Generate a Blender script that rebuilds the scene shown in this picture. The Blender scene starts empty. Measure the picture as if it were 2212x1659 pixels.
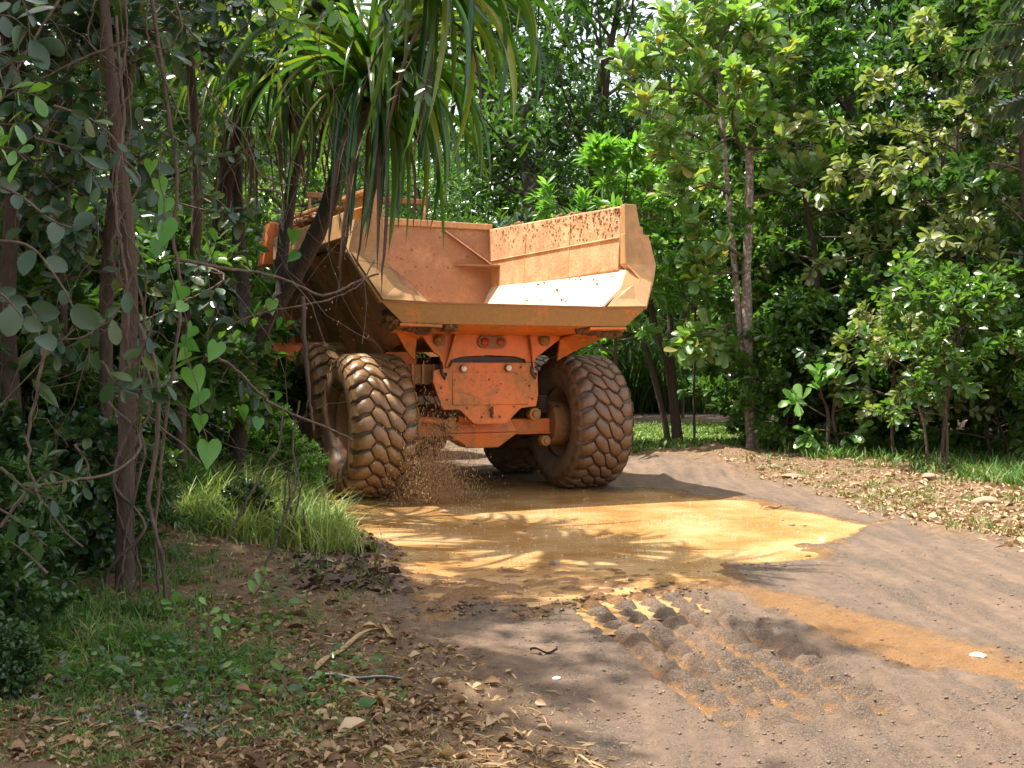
import bpy, math, random
import numpy as np
from mathutils import Vector, Matrix
rng = np.random.default_rng(7)
random.seed(7)
sc = bpy.context.scene
col = sc.collection
# ------------------------------------------------------------------ camera, sky, sun, exposure
F, HZ, CX, EYE = 2335.0, 800.0, 1106.0, 1.6          # reference grid 2212 x 1659
cam_d = bpy.data.cameras.new('camera')
cam = bpy.data.objects.new('camera', cam_d); col.objects.link(cam); sc.camera = cam
cam_d.sensor_width = 36; cam_d.lens = 38.0
cam_d.clip_start = 0.05; cam_d.clip_end = 3000
cam.location = (0, 0, EYE)
cam.rotation_euler = (math.radians(90) - math.atan((829.5 - HZ) / F), 0, 0)
SUN = Vector((-0.37, 0.10, 1.0)).normalized()
elev = math.asin(SUN.z); az = math.atan2(SUN.x, SUN.y)
w = bpy.data.worlds.new('World'); sc.world = w; w.use_nodes = True
nt = w.node_tree; bg = nt.nodes['Background']
sky = nt.nodes.new('ShaderNodeTexSky'); sky.sky_type = 'NISHITA'; sky.sun_disc = False
sky.sun_elevation = elev; sky.sun_rotation = az
sky.air_density = 1.0; sky.dust_density = 5.0; sky.ozone_density = 0.8
hz_ = nt.nodes.new('ShaderNodeMix'); hz_.data_type = 'RGBA'; hz_.inputs[0].default_value = .5      # thin bright overcast mixed evenly over the sky
nt.links.new(sky.outputs[0], hz_.inputs[6]); hz_.inputs[7].default_value = (8.5, 8.6, 8.7, 1); nt.links.new(hz_.outputs[2], bg.inputs[0]); bg.inputs[1].default_value = 0.125
sl = bpy.data.lights.new('sun', 'SUN'); sl.energy = 5.0; sl.angle = math.radians(0.8); sl.color = (1, .955, .87)
so = bpy.data.objects.new('sun', sl); col.objects.link(so)
so.rotation_euler = SUN.to_track_quat('Z', 'Y').to_euler()
sc.view_settings.view_transform = 'Standard'; sc.view_settings.look = 'None'
sc.view_settings.exposure = 1.2; sc.view_settings.gamma = 1.0; sc.view_settings.use_curve_mapping = False
sc.cycles.max_bounces = 6; sc.cycles.diffuse_bounces = 3; sc.cycles.glossy_bounces = 2
sc.cycles.transmission_bounces = 3; sc.cycles.caustics_reflective = False; sc.cycles.caustics_refractive = False
sc.cycles.sample_clamp_indirect = 4.0

# ------------------------------------------------------------------ helpers
def P(u, v, Y):                                       # photo point at a given depth
    return Vector(((u - CX) * Y / F, Y, EYE - (v - HZ) * Y / F))
def G(u, v):                                          # photo point on flat ground
    d = F * EYE / (v - HZ); return ((u - CX) * d / F, d)
def new_obj(name, data, parent=None):
    o = bpy.data.objects.new(name, data); col.objects.link(o)
    if parent is not None: o.parent = parent
    return o
def tag(o, label=None, cat=None, group=None, kind=None):
    if label: o['label'] = label
    if cat: o['category'] = cat
    if group: o['group'] = group
    if kind: o['kind'] = kind
    return o
def thing(name, label, cat, loc=(0, 0, 0), rz=0, group=None):
    o = new_obj(name, None); o.location = loc; o.rotation_euler = (0, 0, rz); o.empty_display_size = .2
    return tag(o, label, cat, group)
def mesh_np(name, V, polys_flat, sizes, mat, attrs=None, smooth=False):
    me = bpy.data.meshes.new(name)
    V = np.ascontiguousarray(V, dtype=np.float32)
    me.vertices.add(len(V)); me.vertices.foreach_set('co', V.ravel())
    pf = np.ascontiguousarray(polys_flat, dtype=np.int32); sizes = np.ascontiguousarray(sizes, dtype=np.int32)
    me.loops.add(len(pf)); me.loops.foreach_set('vertex_index', pf)
    st = np.concatenate([[0], np.cumsum(sizes)[:-1]]).astype(np.int32)
    me.polygons.add(len(sizes)); me.polygons.foreach_set('loop_start', st); me.polygons.foreach_set('loop_total', sizes)
    if smooth: me.polygons.foreach_set('use_smooth', np.ones(len(sizes), dtype=bool))
    for k, a in (attrs or {}).items():
        a = np.ascontiguousarray(a, dtype=np.float32)
        if a.ndim == 1:
            at = me.attributes.new(k, 'FLOAT', 'POINT'); at.data.foreach_set('value', a)
        else:
            at = me.attributes.new(k, 'FLOAT_COLOR', 'POINT'); at.data.foreach_set('color', a.ravel())
    if mat is not None: me.materials.append(mat)
    me.update(calc_edges=True)
    return me
# value noise
def _h(ix, iy, s):
    n = (ix.astype(np.int64) * 374761393 + iy.astype(np.int64) * 668265263 + s * 974711) & 0xffffffff
    n = ((n ^ (n >> 13)) * 1274126177) & 0xffffffff
    return ((n ^ (n >> 16)) & 0xffff) / 65535.0
def vnoise(x, y, s=0):
    x = np.asarray(x, float); y = np.asarray(y, float)
    ix = np.floor(x); iy = np.floor(y); fx = x - ix; fy = y - iy
    fx = fx * fx * (3 - 2 * fx); fy = fy * fy * (3 - 2 * fy)
    a = _h(ix, iy, s); b = _h(ix + 1, iy, s); c = _h(ix, iy + 1, s); d = _h(ix + 1, iy + 1, s)
    return (a * (1 - fx) + b * fx) * (1 - fy) + (c * (1 - fx) + d * fx) * fy
def fbm(x, y, s=0, o=4):
    t = 0; a = .5; n = 0
    for i in range(o):
        t = t + a * vnoise(x, y, s + i * 17); n += a; x = np.asarray(x) * 2.03 + 3.1; y = np.asarray(y) * 2.03 + 1.7; a *= .5
    return t / n
def sstep(a, b, x):
    t = np.clip((x - a) / (b - a), 0, 1); return t * t * (3 - 2 * t)

# ------------------------------------------------------------------ materials
def mat_new(name):
    m = bpy.data.materials.new(name); m.use_nodes = True
    n = m.node_tree; b = n.nodes['Principled BSDF']; return m, n, b
def nd(n, t, **k):
    x = n.nodes.new(t)
    for a, v in k.items():
        if a.startswith('i_'): x.inputs[int(a[2:])].default_value = v
        else: setattr(x, a, v)
    return x
def lk(n, a, b): n.links.new(a, b)
def noise(n, scale, detail=4, rough=.55, vec=None, dist=0):
    x = n.nodes.new('ShaderNodeTexNoise'); x.inputs['Scale'].default_value = scale
    x.inputs['Detail'].default_value = detail; x.inputs['Roughness'].default_value = rough
    x.inputs['Distortion'].default_value = dist
    if vec is not None: lk(n, vec, x.inputs['Vector'])
    return x
def ramp(n, fac, stops):
    x = n.nodes.new('ShaderNodeValToRGB'); e = x.color_ramp.elements
    while len(e) > 1: e.remove(e[-1])
    e[0].position = stops[0][0]; e[0].color = (*stops[0][1], 1)
    for p, c in stops[1:]:
        q = e.new(p); q.color = (*c, 1)
    if fac is not None: lk(n, fac, x.inputs[0])
    return x
def mix(n, fac, a, b, mode='MIX'):
    x = n.nodes.new('ShaderNodeMix'); x.data_type = 'RGBA'; x.blend_type = mode
    for s, v in ((x.inputs[0], fac), (x.inputs[6], a), (x.inputs[7], b)):
        if isinstance(v, (int, float)): s.default_value = v
        elif isinstance(v, tuple): s.default_value = (*v, 1)
        else: lk(n, v, s)
    return x.outputs[2]
def math_(n, op, a, b=0.0):
    x = n.nodes.new('ShaderNodeMath'); x.operation = op
    for s, v in ((x.inputs[0], a), (x.inputs[1], b)):
        if isinstance(v, (int, float)): s.default_value = v
        else: lk(n, v, s)
    return x.outputs[0]
def bump(n, b, h, strength=.3, dist=.02):
    x = n.nodes.new('ShaderNodeBump'); x.inputs['Strength'].default_value = strength; x.inputs['Distance'].default_value = dist
    lk(n, h, x.inputs['Height']); lk(n, x.outputs[0], b.inputs['Normal']); return x
def objco(n): return n.nodes.new('ShaderNodeTexCoord').outputs['Object']
def worldpos(n): return n.nodes.new('ShaderNodeNewGeometry').outputs['Position']

def leaf_mat(name, cols, trans=.35, rough=.38, tcol=None, spec=.5):
    m, n, b = mat_new(name)
    at = nd(n, 'ShaderNodeAttribute', attribute_name='tint'); ind = nd(n, 'ShaderNodeAttribute', attribute_name='ind')
    oi = n.nodes.new('ShaderNodeObjectInfo')
    f = math_(n, 'ADD', at.outputs['Fac'], math_(n, 'MULTIPLY', ind.outputs['Fac'], oi.outputs['Random']))
    k = len(cols); r = ramp(n, f, [(i / (k - 1), c) for i, c in enumerate(cols)])
    nz = noise(n, 14, 3, .6, worldpos(n))
    c = mix(n, math_(n, 'MULTIPLY', nz.outputs[0], .5), r.outputs[0], mix(n, 1.0, r.outputs[0], (.55, .6, .5), 'MULTIPLY'))
    lk(n, c, b.inputs['Base Color']); b.inputs['Roughness'].default_value = rough
    b.inputs['Specular IOR Level'].default_value = spec
    t = n.nodes.new('ShaderNodeBsdfTranslucent')
    tc = mix(n, 1.0, c, tcol or (1.5, 1.7, .55), 'MULTIPLY'); lk(n, tc, t.inputs[0])
    ms = n.nodes.new('ShaderNodeMixShader'); ms.inputs[0].default_value = trans
    lk(n, b.outputs[0], ms.inputs[1]); lk(n, t.outputs[0], ms.inputs[2])
    lk(n, ms.outputs[0], n.nodes['Material Output'].inputs[0])
    return m
M = {}
M['leaf_dark'] = leaf_mat('leaf_dark', [(.028, .068, .022), (.045, .105, .030), (.075, .15, .042), (.12, .19, .05)], .36, .24, None, .6)
M['leaf_mid'] = leaf_mat('leaf_mid', [(.04, .10, .025), (.07, .15, .035), (.105, .20, .045), (.18, .26, .06)], .42, .25, None, .6)
M['leaf_light'] = leaf_mat('leaf_light', [(.14, .25, .07), (.18, .31, .09), (.22, .36, .10), (.30, .33, .10), (.36, .24, .08)], .38, .32, None, .6)
M['leaf_bright'] = leaf_mat('leaf_bright', [(.09, .23, .05), (.14, .30, .065), (.19, .36, .08), (.25, .40, .11)], .38, .26, None, .6)
M['leaf_pale'] = leaf_mat('leaf_pale', [(.12, .17, .06), (.20, .25, .10), (.29, .32, .15), (.34, .30, .12)], .33, .36, None, .6)
M['leaf_grey'] = leaf_mat('leaf_grey', [(.03, .06, .038), (.045, .085, .055), (.08, .125, .08)], .2, .42)
M['leaf_near'] = leaf_mat('leaf_near', [(.018, .048, .020), (.030, .075, .030), (.05, .105, .038), (.11, .15, .035)], .25, .28)
M['leaf_heart'] = leaf_mat('leaf_heart', [(.06, .19, .045), (.10, .27, .06), (.16, .33, .06)], .35, .35)
M['pandan'] = leaf_mat('pandan', [(.025, .080, .026), (.045, .125, .035), (.09, .19, .04), (.24, .28, .04)], .34, .22, (1.6, 1.7, .4), .6)
M['pandan_dead'] = leaf_mat('pandan_dead', [(.06, .032, .02), (.10, .055, .032), (.17, .10, .06)], .12, .55, (1.3, 1.0, .7))
M['dead_leaf'] = leaf_mat('dead_leaf', [(.07, .038, .022), (.19, .10, .05), (.31, .18, .09), (.40, .26, .14), (.50, .36, .22)], .12, .6, (1.2, 1.0, .7), .3)
M['grey_leaf'] = leaf_mat('grey_leaf', [(.13, .11, .095), (.23, .20, .18), (.36, .33, .31)], .08, .6, (1, 1, 1), .3)
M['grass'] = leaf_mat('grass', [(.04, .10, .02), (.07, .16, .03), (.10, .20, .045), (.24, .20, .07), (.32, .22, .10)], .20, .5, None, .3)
M['grass_sun'] = leaf_mat('grass_sun', [(.09, .16, .04), (.17, .26, .06), (.28, .34, .10), (.38, .33, .15)], .25, .5, None, .3)  # yellower grass, part of the sunlight put into its colour
M['straw'] = leaf_mat('straw', [(.26, .14, .06), (.38, .24, .11), (.48, .33, .18)], .1, .65, (1.1, 1, .7), .2)
M['cane'] = leaf_mat('cane', [(.03, .07, .02), (.055, .115, .035), (.11, .17, .06)], .25, .4)

def bark_mat(name, a, b_, blot=None, sc_=6, moss=None):
    m, n, b = mat_new(name); p = objco(n)
    mp = nd(n, 'ShaderNodeMapping'); mp.inputs['Scale'].default_value = (1, 1, .35); lk(n, p, mp.inputs[0])
    nz = noise(n, sc_ * 3, 6, .65, mp.outputs[0]); r = ramp(n, nz.outputs[0], [(.3, a), (.7, b_)])
    c = r.outputs[0]
    if blot:
        n2 = noise(n, sc_ * 2.2, 3, .5, p); f = ramp(n, n2.outputs[0], [(.52, (0, 0, 0)), (.6, (1, 1, 1))])
        c = mix(n, f.outputs[0], c, blot)
    lk(n, c, b.inputs['Base Color']); b.inputs['Roughness'].default_value = .85
    bump(n, b, nz.outputs[0], 1.0, .05); return m
M['bark_dark'] = bark_mat('bark_dark', (.035, .022, .015), (.10, .065, .042))
M['bark_brown'] = bark_mat('bark_brown', (.055, .034, .024), (.12, .078, .053))
M['bark_light'] = bark_mat('bark_light', (.17, .11, .075), (.33, .25, .19), (.48, .43, .38), 7)
M['twig'] = bark_mat('twig', (.06, .04, .028), (.19, .13, .09))
M['bark_black'] = bark_mat('bark_black', (.016, .011, .009), (.05, .034, .024), None, 10)
M['bark_big'] = bark_mat('bark_big', (.05, .04, .025), (.14, .11, .07), (.30, .28, .22), 3)

def paint_mat(name, paint, mud, amount, scale=2.2, rough=.5, mudrough=.8, fine=.5, bumpy=.3, mud2=None, wet=0.0):
    """painted steel under dried mud: amount 0..1 = share covered"""
    m, n, b = mat_new(name); p = objco(n)
    n1 = noise(n, scale, 8, .68, p); n2 = noise(n, scale * 9, 5, .6, p); n3 = noise(n, 60, 3, .6, p)
    lo = 1 - amount
    f = math_(n, 'ADD', math_(n, 'MULTIPLY', n1.outputs[0], .7), math_(n, 'MULTIPLY', n2.outputs[0], .3))
    fm = ramp(n, f, [(max(0, .2 + lo * .55 - .08), (0, 0, 0)), (min(1, .2 + lo * .55 + .08), (1, 1, 1))])
    mudc = mix(n, n2.outputs[0], mud, mud2 or tuple(x * .62 for x in mud))
    c = mix(n, fm.outputs[0], paint, mudc)
    mp = nd(n, 'ShaderNodeMapping'); mp.inputs['Scale'].default_value = (4, 4, .5); lk(n, p, mp.inputs[0])      # run-down streaks of dried mud
    n6 = noise(n, 2.2, 5, .6, mp.outputs[0]); st = ramp(n, n6.outputs[0], [(.52, (0, 0, 0)), (.68, (1, 1, 1))])
    c = mix(n, math_(n, 'MULTIPLY', st.outputs[0], .55), c, mud2 or tuple(x * .7 for x in mud))
    sp = ramp(n, n3.outputs[0], [(.62, (0, 0, 0)), (.68, (1, 1, 1))])
    c = mix(n, math_(n, 'MULTIPLY', sp.outputs[0], fine), c, tuple(x * .35 for x in mud))
    lk(n, c, b.inputs['Base Color'])
    rr = ramp(n, fm.outputs[0], [(0, (rough,) * 3), (1, (mudrough,) * 3)]); lk(n, rr.outputs[0], b.inputs['Roughness'])
    hh = math_(n, 'ADD', f, math_(n, 'MULTIPLY', n3.outputs[0], .4)); bump(n, b, hh, bumpy, .03)
    return m
MUD = (.42, .215, .085)
M['orange'] = paint_mat('orange_paint', (.64, .15, .022), (.38, .185, .060), .42, 1.6, .45, .75, .3, .25)
M['orange_clean'] = paint_mat('orange_clean', (.66, .155, .022), (.40, .19, .065), .30, 1.0, .42, .7, .25, .12)
M['lip_paint'] = paint_mat('lip_paint', (.58, .16, .04), (.38, .20, .065), .66, 2.5, .5, .75, .55, .2)
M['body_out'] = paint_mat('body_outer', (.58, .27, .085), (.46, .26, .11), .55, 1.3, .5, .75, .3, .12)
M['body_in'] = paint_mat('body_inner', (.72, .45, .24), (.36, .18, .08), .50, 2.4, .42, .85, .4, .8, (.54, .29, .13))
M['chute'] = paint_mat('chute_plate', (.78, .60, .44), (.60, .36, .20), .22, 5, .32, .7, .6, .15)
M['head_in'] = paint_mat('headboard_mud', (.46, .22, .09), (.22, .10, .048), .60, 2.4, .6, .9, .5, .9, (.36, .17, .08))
M['mud_dark'] = paint_mat('mud_clods', (.20, .09, .035), (.13, .06, .025), .5, 9, .8, .9, .5, 1.0)
M['mud_crumb'] = paint_mat('mud_crumb', (.36, .18, .08), (.30, .14, .065), .5, 9, .8, .9, .3, 1.0)
m, n, b = mat_new('mud_wet'); b.inputs['Base Color'].default_value = (.10, .05, .025, 1); b.inputs['Roughness'].default_value = .22; M['mud_wet'] = m
M['mud_body'] = paint_mat('mud_body', (.40, .17, .06), (.28, .13, .05), .6, 2.0, .6, .8, .8, .4)
M['black'] = paint_mat('black_steel', (.03, .025, .02), (.12, .07, .04), .35, 3, .5, .8, .2, .2)
def rubber(name, a, b_, wet, amt=.5):
    m, n, b = mat_new(name); p = objco(n)
    n1 = noise(n, 5, 6, .6, p); n2 = noise(n, 40, 3, .6, p)
    r = ramp(n, n1.outputs[0], [(.5 - amt * .3, a), (.5 + amt * .2, b_)])
    lk(n, r.outputs[0], b.inputs['Base Color'])
    rr = ramp(n, n1.outputs[0], [(.35, (wet,) * 3), (.75, (min(1, wet + .25),) * 3)]); lk(n, rr.outputs[0], b.inputs['Roughness'])
    bump(n, b, math_(n, 'ADD', n1.outputs[0], math_(n, 'MULTIPLY', n2.outputs[0], .35)), .35, .02); return m
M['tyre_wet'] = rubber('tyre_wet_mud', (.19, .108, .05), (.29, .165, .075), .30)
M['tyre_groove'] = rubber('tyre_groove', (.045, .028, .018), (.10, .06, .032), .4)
M['tyre_dark'] = rubber('tyre_dark_mud', (.105, .06, .033), (.19, .10, .05), .40)  # darker brown mud than on the left tread
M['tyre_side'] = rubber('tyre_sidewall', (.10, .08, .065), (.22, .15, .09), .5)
M['rim'] = paint_mat('rim_mud', (.45, .18, .06), (.38, .20, .10), .6, 4, .5, .8, .4, .2)
m, n, b = mat_new('lamp_lens'); b.inputs['Base Color'].default_value = (.75, .70, .60, 1); b.inputs['Roughness'].default_value = .2; M['lens'] = m
M['lamp_red'] = paint_mat('lamp_red', (.40, .04, .02), (.28, .14, .06), .3, 12, .3, .8, .2, .1)
M['lamp_rim'] = paint_mat('lamp_rim', (.20, .10, .05), (.30, .16, .07), .5, 12, .5, .8, .2, .1)
m, n, b = mat_new('cab_glass'); b.inputs['Base Color'].default_value = (.03, .04, .04, 1); b.inputs['Roughness'].default_value = .08; M['glass'] = m
def stone_mat(name, a, b_):
    m, n, b = mat_new(name); nz = noise(n, 9, 6, .6, objco(n)); r = ramp(n, nz.outputs[0], [(.3, a), (.7, b_)])
    lk(n, r.outputs[0], b.inputs['Base Color']); b.inputs['Roughness'].default_value = .75; bump(n, b, nz.outputs[0], .5, .02); return m
M['stone'] = stone_mat('stone', (.20, .125, .072), (.36, .25, .16))
M['stone_dark'] = stone_mat('stone_dark', (.10, .07, .05), (.24, .16, .11))
M['white_bit'] = stone_mat('white_bit', (.75, .72, .62), (.85, .82, .74))
m, n, b = mat_new('spray'); b.inputs['Base Color'].default_value = (.46, .27, .13, 1); b.inputs['Roughness'].default_value = .15; M['spray'] = m

# ------------------------------------------------------------------ terrain
yl = np.array([-10, 0, 4.35, 6.2, 7.3, 8.5, 9.8, 12, 13.3, 16, 20, 28, 40]); xl = np.array([3, 1.5, .32, -.28, -.75, -1.0, -1.3, -1.95, -2.45, -3.6, -5.9, -11, -20])
yr = np.array([-10, 0, 4, 9.58, 12, 14, 16.2, 18, 20.2, 24, 28, 40]); xr = np.array([14, 9, 6.6, 4.55, 4.0, 3.9, 3.55, 3.0, 2.2, -.6, -4, -13])
def road_mask(x, y):
    n = (fbm(x * 1.3, y * 1.3, 5, 4) - .5) * .9
    a = sstep(-.25, .25, x - np.interp(y, yl, xl) + n * .8); b = sstep(-.25, .25, np.interp(y, yr, xr) - x + n)
    r1 = a * b * (y < 45)
    yc = 37.5 + .02 * (x - 6) ** 2
    r2 = sstep(6.2, 5.2, np.abs(y - yc) + n) * (x > -12)
    return np.maximum(r1, r2)
def sdpoly(px, py, poly):
    """signed distance, negative inside"""
    d = np.full(px.shape, 1e9); ins = np.zeros(px.shape, bool); k = len(poly)
    for i in range(k):
        ax, ay = poly[i]; bx, by = poly[(i + 1) % k]
        ex, ey = bx - ax, by - ay; wx, wy = px - ax, py - ay
        t = np.clip((wx * ex + wy * ey) / (ex * ex + ey * ey), 0, 1)
        d = np.minimum(d, (wx - ex * t) ** 2 + (wy - ey * t) ** 2)
        c = ((ay <= py) & (by > py)) | ((by <= py) & (ay > py))
        with np.errstate(divide='ignore', invalid='ignore'):
            xi = ax + (py - ay) / (by - ay + 1e-12) * ex
        ins ^= c & (px < xi)
    d = np.sqrt(d); return np.where(ins, -d, d)
PUD = [G(*q) for q in [(700, 1085), (775, 1125), (850, 1180), (862, 1240), (905, 1300), (965, 1322), (1050, 1298), (1150, 1318), (1250, 1292), (1440, 1272),
                       (1600, 1240), (1720, 1205), (1790, 1170), (1850, 1142), (1845, 1118), (1740, 1100), (1600, 1085), (1400, 1062), (1150, 1046), (950, 1030), (780, 1040)]]
STREAK = [G(*q) for q in [(1560, 1262), (1700, 1290), (1900, 1345), (2100, 1400), (2260, 1440), (2260, 1500), (2120, 1462), (1950, 1425), (1800, 1370), (1650, 1300)]]
BERM = [G(*q) for q in [(1380, 985), (1560, 985), (1660, 1010), (1600, 1030), (1420, 1040)]]
def terrain(x, y, full=False):
    x = np.asarray(x, float); y = np.asarray(y, float)
    road = road_mask(x, y)
    fine = fbm(x * 9, y * 9, 11, 4) - .5; micro = fbm(x * 38, y * 38, 21, 3) - .5
    big = fbm(x * .35, y * .35, 3, 3) - .5
    z = big * .05 + fine * .016 + micro * .020
    near = (y > 3) & (y < 20)
    sp = np.full(x.shape, 5.0); ss = np.full(x.shape, 5.0); sb = np.full(x.shape, 5.0)
    if near.any():
        xn, yn = x[near], y[near]
        sp[near] = sdpoly(xn, yn, PUD) + (fbm(xn * 1.6, yn * 1.6, 31, 4) - .5) * 1.15
        ss[near] = sdpoly(xn, yn, STREAK) + (fbm(xn * 2.5, yn * 2.5, 37, 4) - .5) * .5
        sb[near] = sdpoly(xn, yn, BERM)
    flat = sstep(.6, -.1, sp)                         # the hollow: calm the big relief
    z = z * (1 - .75 * flat)
    basin = .050 * sstep(.22, -.30, sp)
    # shallow, lumpy bottom along the near-left shore so mud breaks the surface
    lump = sstep(10.2, 8.0, y) * sstep(2.6, .6, x)
    z = z - basin * (1 - .55 * lump) + lump * flat * (fbm(x * 7, y * 16, 41, 4) - .50) * .105
    z = z - .016 * sstep(.12, -.25, ss)
    # tyre prints: rows of sunk lugs along the wheel path towards the camera
    t0 = np.array([.86, 7.75]); t1 = np.array([1.55, 4.4]); td = (t1 - t0); L = np.hypot(*td); td = td / L; tn = np.array([-td[1], td[0]])
    s = (x - t0[0]) * td[0] + (y - t0[1]) * td[1]; c = (x - t0[0]) * tn[0] + (y - t0[1]) * tn[1]; s = s + (fbm(x * 2, y * 2, 52, 2) - .5) * .12; c = c + (fbm(x * 2, y * 2, 53, 2) - .5) * .10
    inside = sstep(-.1, .25, s) * sstep(L + .1, L - .9, s) * sstep(.56, .48, np.abs(c))
    cc = (c + .48) / .20; ci = np.floor(cc); fx = cc - ci - .5
    q = (s + .45 * np.abs(fx) * .24 + .11 * (ci % 2)) / .20; fy = q - np.floor(q) - .5
    lug = sstep(.52, .16, np.hypot(fx, fy * 1.05)) * (.55 + .9 * fbm(x * 6, y * 6, 51, 2))
    z = z * (1 - .7 * inside) + inside * (lug * .066 - .036)
    # long wheel ruts running to the lower right
    for (a, b_, wd, dp) in ((G(1440, 1280), G(2300, 1640), .055, .022), (G(1560, 1285), G(2330, 1560), .04, .018), (G(1500, 1300), G(2300, 1760), .06, .016),
                            (G(1750, 1250), G(2400, 1420), .10, .02), (G(1600, 1275), G(2330, 1490), .05, -.014), (G(1380, 1310), G(2050, 1700), .07, .012),
                            (G(1900, 1180), G(2500, 1330), .12, .018)):
        e = np.array(b_) - np.array(a); Le = np.hypot(*e); e = e / Le
        s = (x - a[0]) * e[0] + (y - a[1]) * e[1]; c = (x - a[0]) * -e[1] + (y - a[1]) * e[0] + (vnoise(s * 1.1 if np.ndim(s) else s, y * 0, 61) - .5) * .10
        k = sstep(-.2, .5, s) * (1 - .85 * inside)
        z = z + k * road * (-dp * np.exp(-(c / wd) ** 2) + .5 * dp * np.exp(-((np.abs(c) - wd * 2) / (wd * .9)) ** 2)) * (.6 + .8 * fbm(x * 4, y * 4, 66, 2))
    z = z + sstep(.35, -.3, sb) * (.10 + .16 * (fbm(x * 3, y * 3, 71, 4) - .4)) * 1.0
    # verges
    verge = 1 - road
    z = z + verge * (.035 + fine * .05)
    left = np.interp(y, yl, xl) - x
    z = z + sstep(.3, 2.2, left) * .38 * sstep(7.5, 10.5, y) * sstep(60, 30, y) + sstep(0, 3, left) * .10
    right = x - np.interp(y, yr, xr)
    z = z + sstep(.2, 2.0, right) * .12 * (y < 22)
    if full: return z, road, sp, ss, sb, left, right, inside * (1 - np.clip(lug, 0, 1))
    return z
def TZ(x, y): return float(terrain(np.array([x]), np.array([y]))[0])
def axis(lo, hi, step, far0, far1, g=1.12):
    a = list(np.arange(lo, hi, step)); s = step; v = hi
    while v < far1: a.append(v); s *= g; v += s
    s = step; v = lo - step; b_ = []
    while v > far0: b_.append(v); s *= g; v -= s
    return np.array([far0] + b_[::-1] + a + [far1])
xs = axis(-4.2, 6.0, .024, -500, 500, 1.09)
ys = [3.6]
while ys[-1] < 21: ys.append(ys[-1] + max(.014, .0045 * ys[-1] * 1.0))
yy = ys[-1]; s_ = yy - ys[-2]
while yy < 900: s_ *= 1.07; yy += s_; ys.append(yy)
v = 3.6; s_ = .03; pre = []
while v > -60: s_ *= 1.15; v -= s_; pre.append(v)
ys = np.array(pre[::-1] + ys)
X, Y = np.meshgrid(xs, ys); nx, ny = len(xs), len(ys)
Z, road, sp, ss, sb, left, right, inside = terrain(X.ravel(), Y.ravel(), True)
V = np.c_[X.ravel(), Y.ravel(), Z]
i = np.arange((ny - 1) * (nx - 1)); r_, c_ = i // (nx - 1), i % (nx - 1); a_ = r_ * nx + c_
faces = np.c_[a_, a_ + 1, a_ + nx + 1, a_ + nx].ravel()
WATER = -.018
silt = np.clip(sstep(.35, -.1, sp) + .75 * sstep(.25, -.1, ss) + .62 * inside * sstep(.45, .9, inside), 0, 1)
wet = np.clip(sstep(.45, .0, sp) + .8 * sstep(.3, -.05, ss) + .95 * inside, 0, 1)
litter = np.clip(sstep(.1, .4, 1 - road), 0, 1)
msk = np.c_[road, wet, silt, litter]
m, n, b = mat_new('ground')
at = nd(n, 'ShaderNodeAttribute', attribute_name='mask'); sep = n.nodes.new('ShaderNodeSeparateColor'); lk(n, at.outputs['Color'], sep.inputs[0])
pw = worldpos(n)
n1 = noise(n, 1.1, 6, .6, pw); n2 = noise(n, 9, 6, .65, pw); n3 = noise(n, 90, 4, .7, pw); n4 = noise(n, .5, 4, .5, pw)
# stretched streaks in the direction of travel
mp = nd(n, 'ShaderNodeMapping'); mp.inputs['Rotation'].default_value = (0, 0, math.radians(-28)); mp.inputs['Scale'].default_value = (4.0, .55, 1); lk(n, pw, mp.inputs[0])
n5 = noise(n, 1.6, 5, .6, mp.outputs[0])
grit = ramp(n, n3.outputs[0], [(.3, (.05, .036, .026)), (.50, (.115, .080, .054)), (.68, (.30, .21, .135))])
dirt = ramp(n, n2.outputs[0], [(.3, (.16, .102, .066)), (.7, (.27, .175, .112))])
rf = ramp(n, math_(n, 'ADD', math_(n, 'MULTIPLY', n5.outputs[0], .65), math_(n, 'MULTIPLY', n1.outputs[0], .35)), [(.41, (0, 0, 0)), (.59, (1, 1, 1))])
road_c = mix(n, rf.outputs[0], grit.outputs[0], dirt.outputs[0])
silt_c = ramp(n, n2.outputs[0], [(.3, (.28, .135, .045)), (.7, (.36, .19, .075))])
sf = ramp(n, math_(n, 'ADD', sep.outputs[2], math_(n, 'MULTIPLY', math_(n, 'SUBTRACT', n2.outputs[0], .5), .9)), [(.35, (0, 0, 0)), (.65, (1, 1, 1))])
road_c = mix(n, math_(n, 'MULTIPLY', sf.outputs[0], .85), road_c, silt_c.outputs[0])
verge_c = ramp(n, n2.outputs[0], [(.25, (.085, .05, .028)), (.5, (.19, .115, .06)), (.75, (.30, .19, .10))])
far_green = mix(n, n1.outputs[0], (.06, .10, .03), (.13, .10, .05))
c = mix(n, sep.outputs[0], verge_c.outputs[0], road_c); lk(n, c, b.inputs['Base Color'])
wr = ramp(n, math_(n, 'ADD', sep.outputs[1], math_(n, 'MULTIPLY', math_(n, 'SUBTRACT', n2.outputs[0], .5), .6)), [(.2, (.9,) * 3), (.5, (.35,) * 3), (.9, (.14,) * 3)])
lk(n, wr.outputs[0], b.inputs['Roughness']); b.inputs['Specular IOR Level'].default_value = .45
bump(n, b, math_(n, 'ADD', math_(n, 'MULTIPLY', n2.outputs[0], .5), math_(n, 'MULTIPLY', n3.outputs[0], .8)), 1.0, .03)
gm = mesh_np('ground', V, faces, np.full(len(i), 4), m, {'mask': msk}, True)
tag(new_obj('ground', gm), kind='structure')
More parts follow.
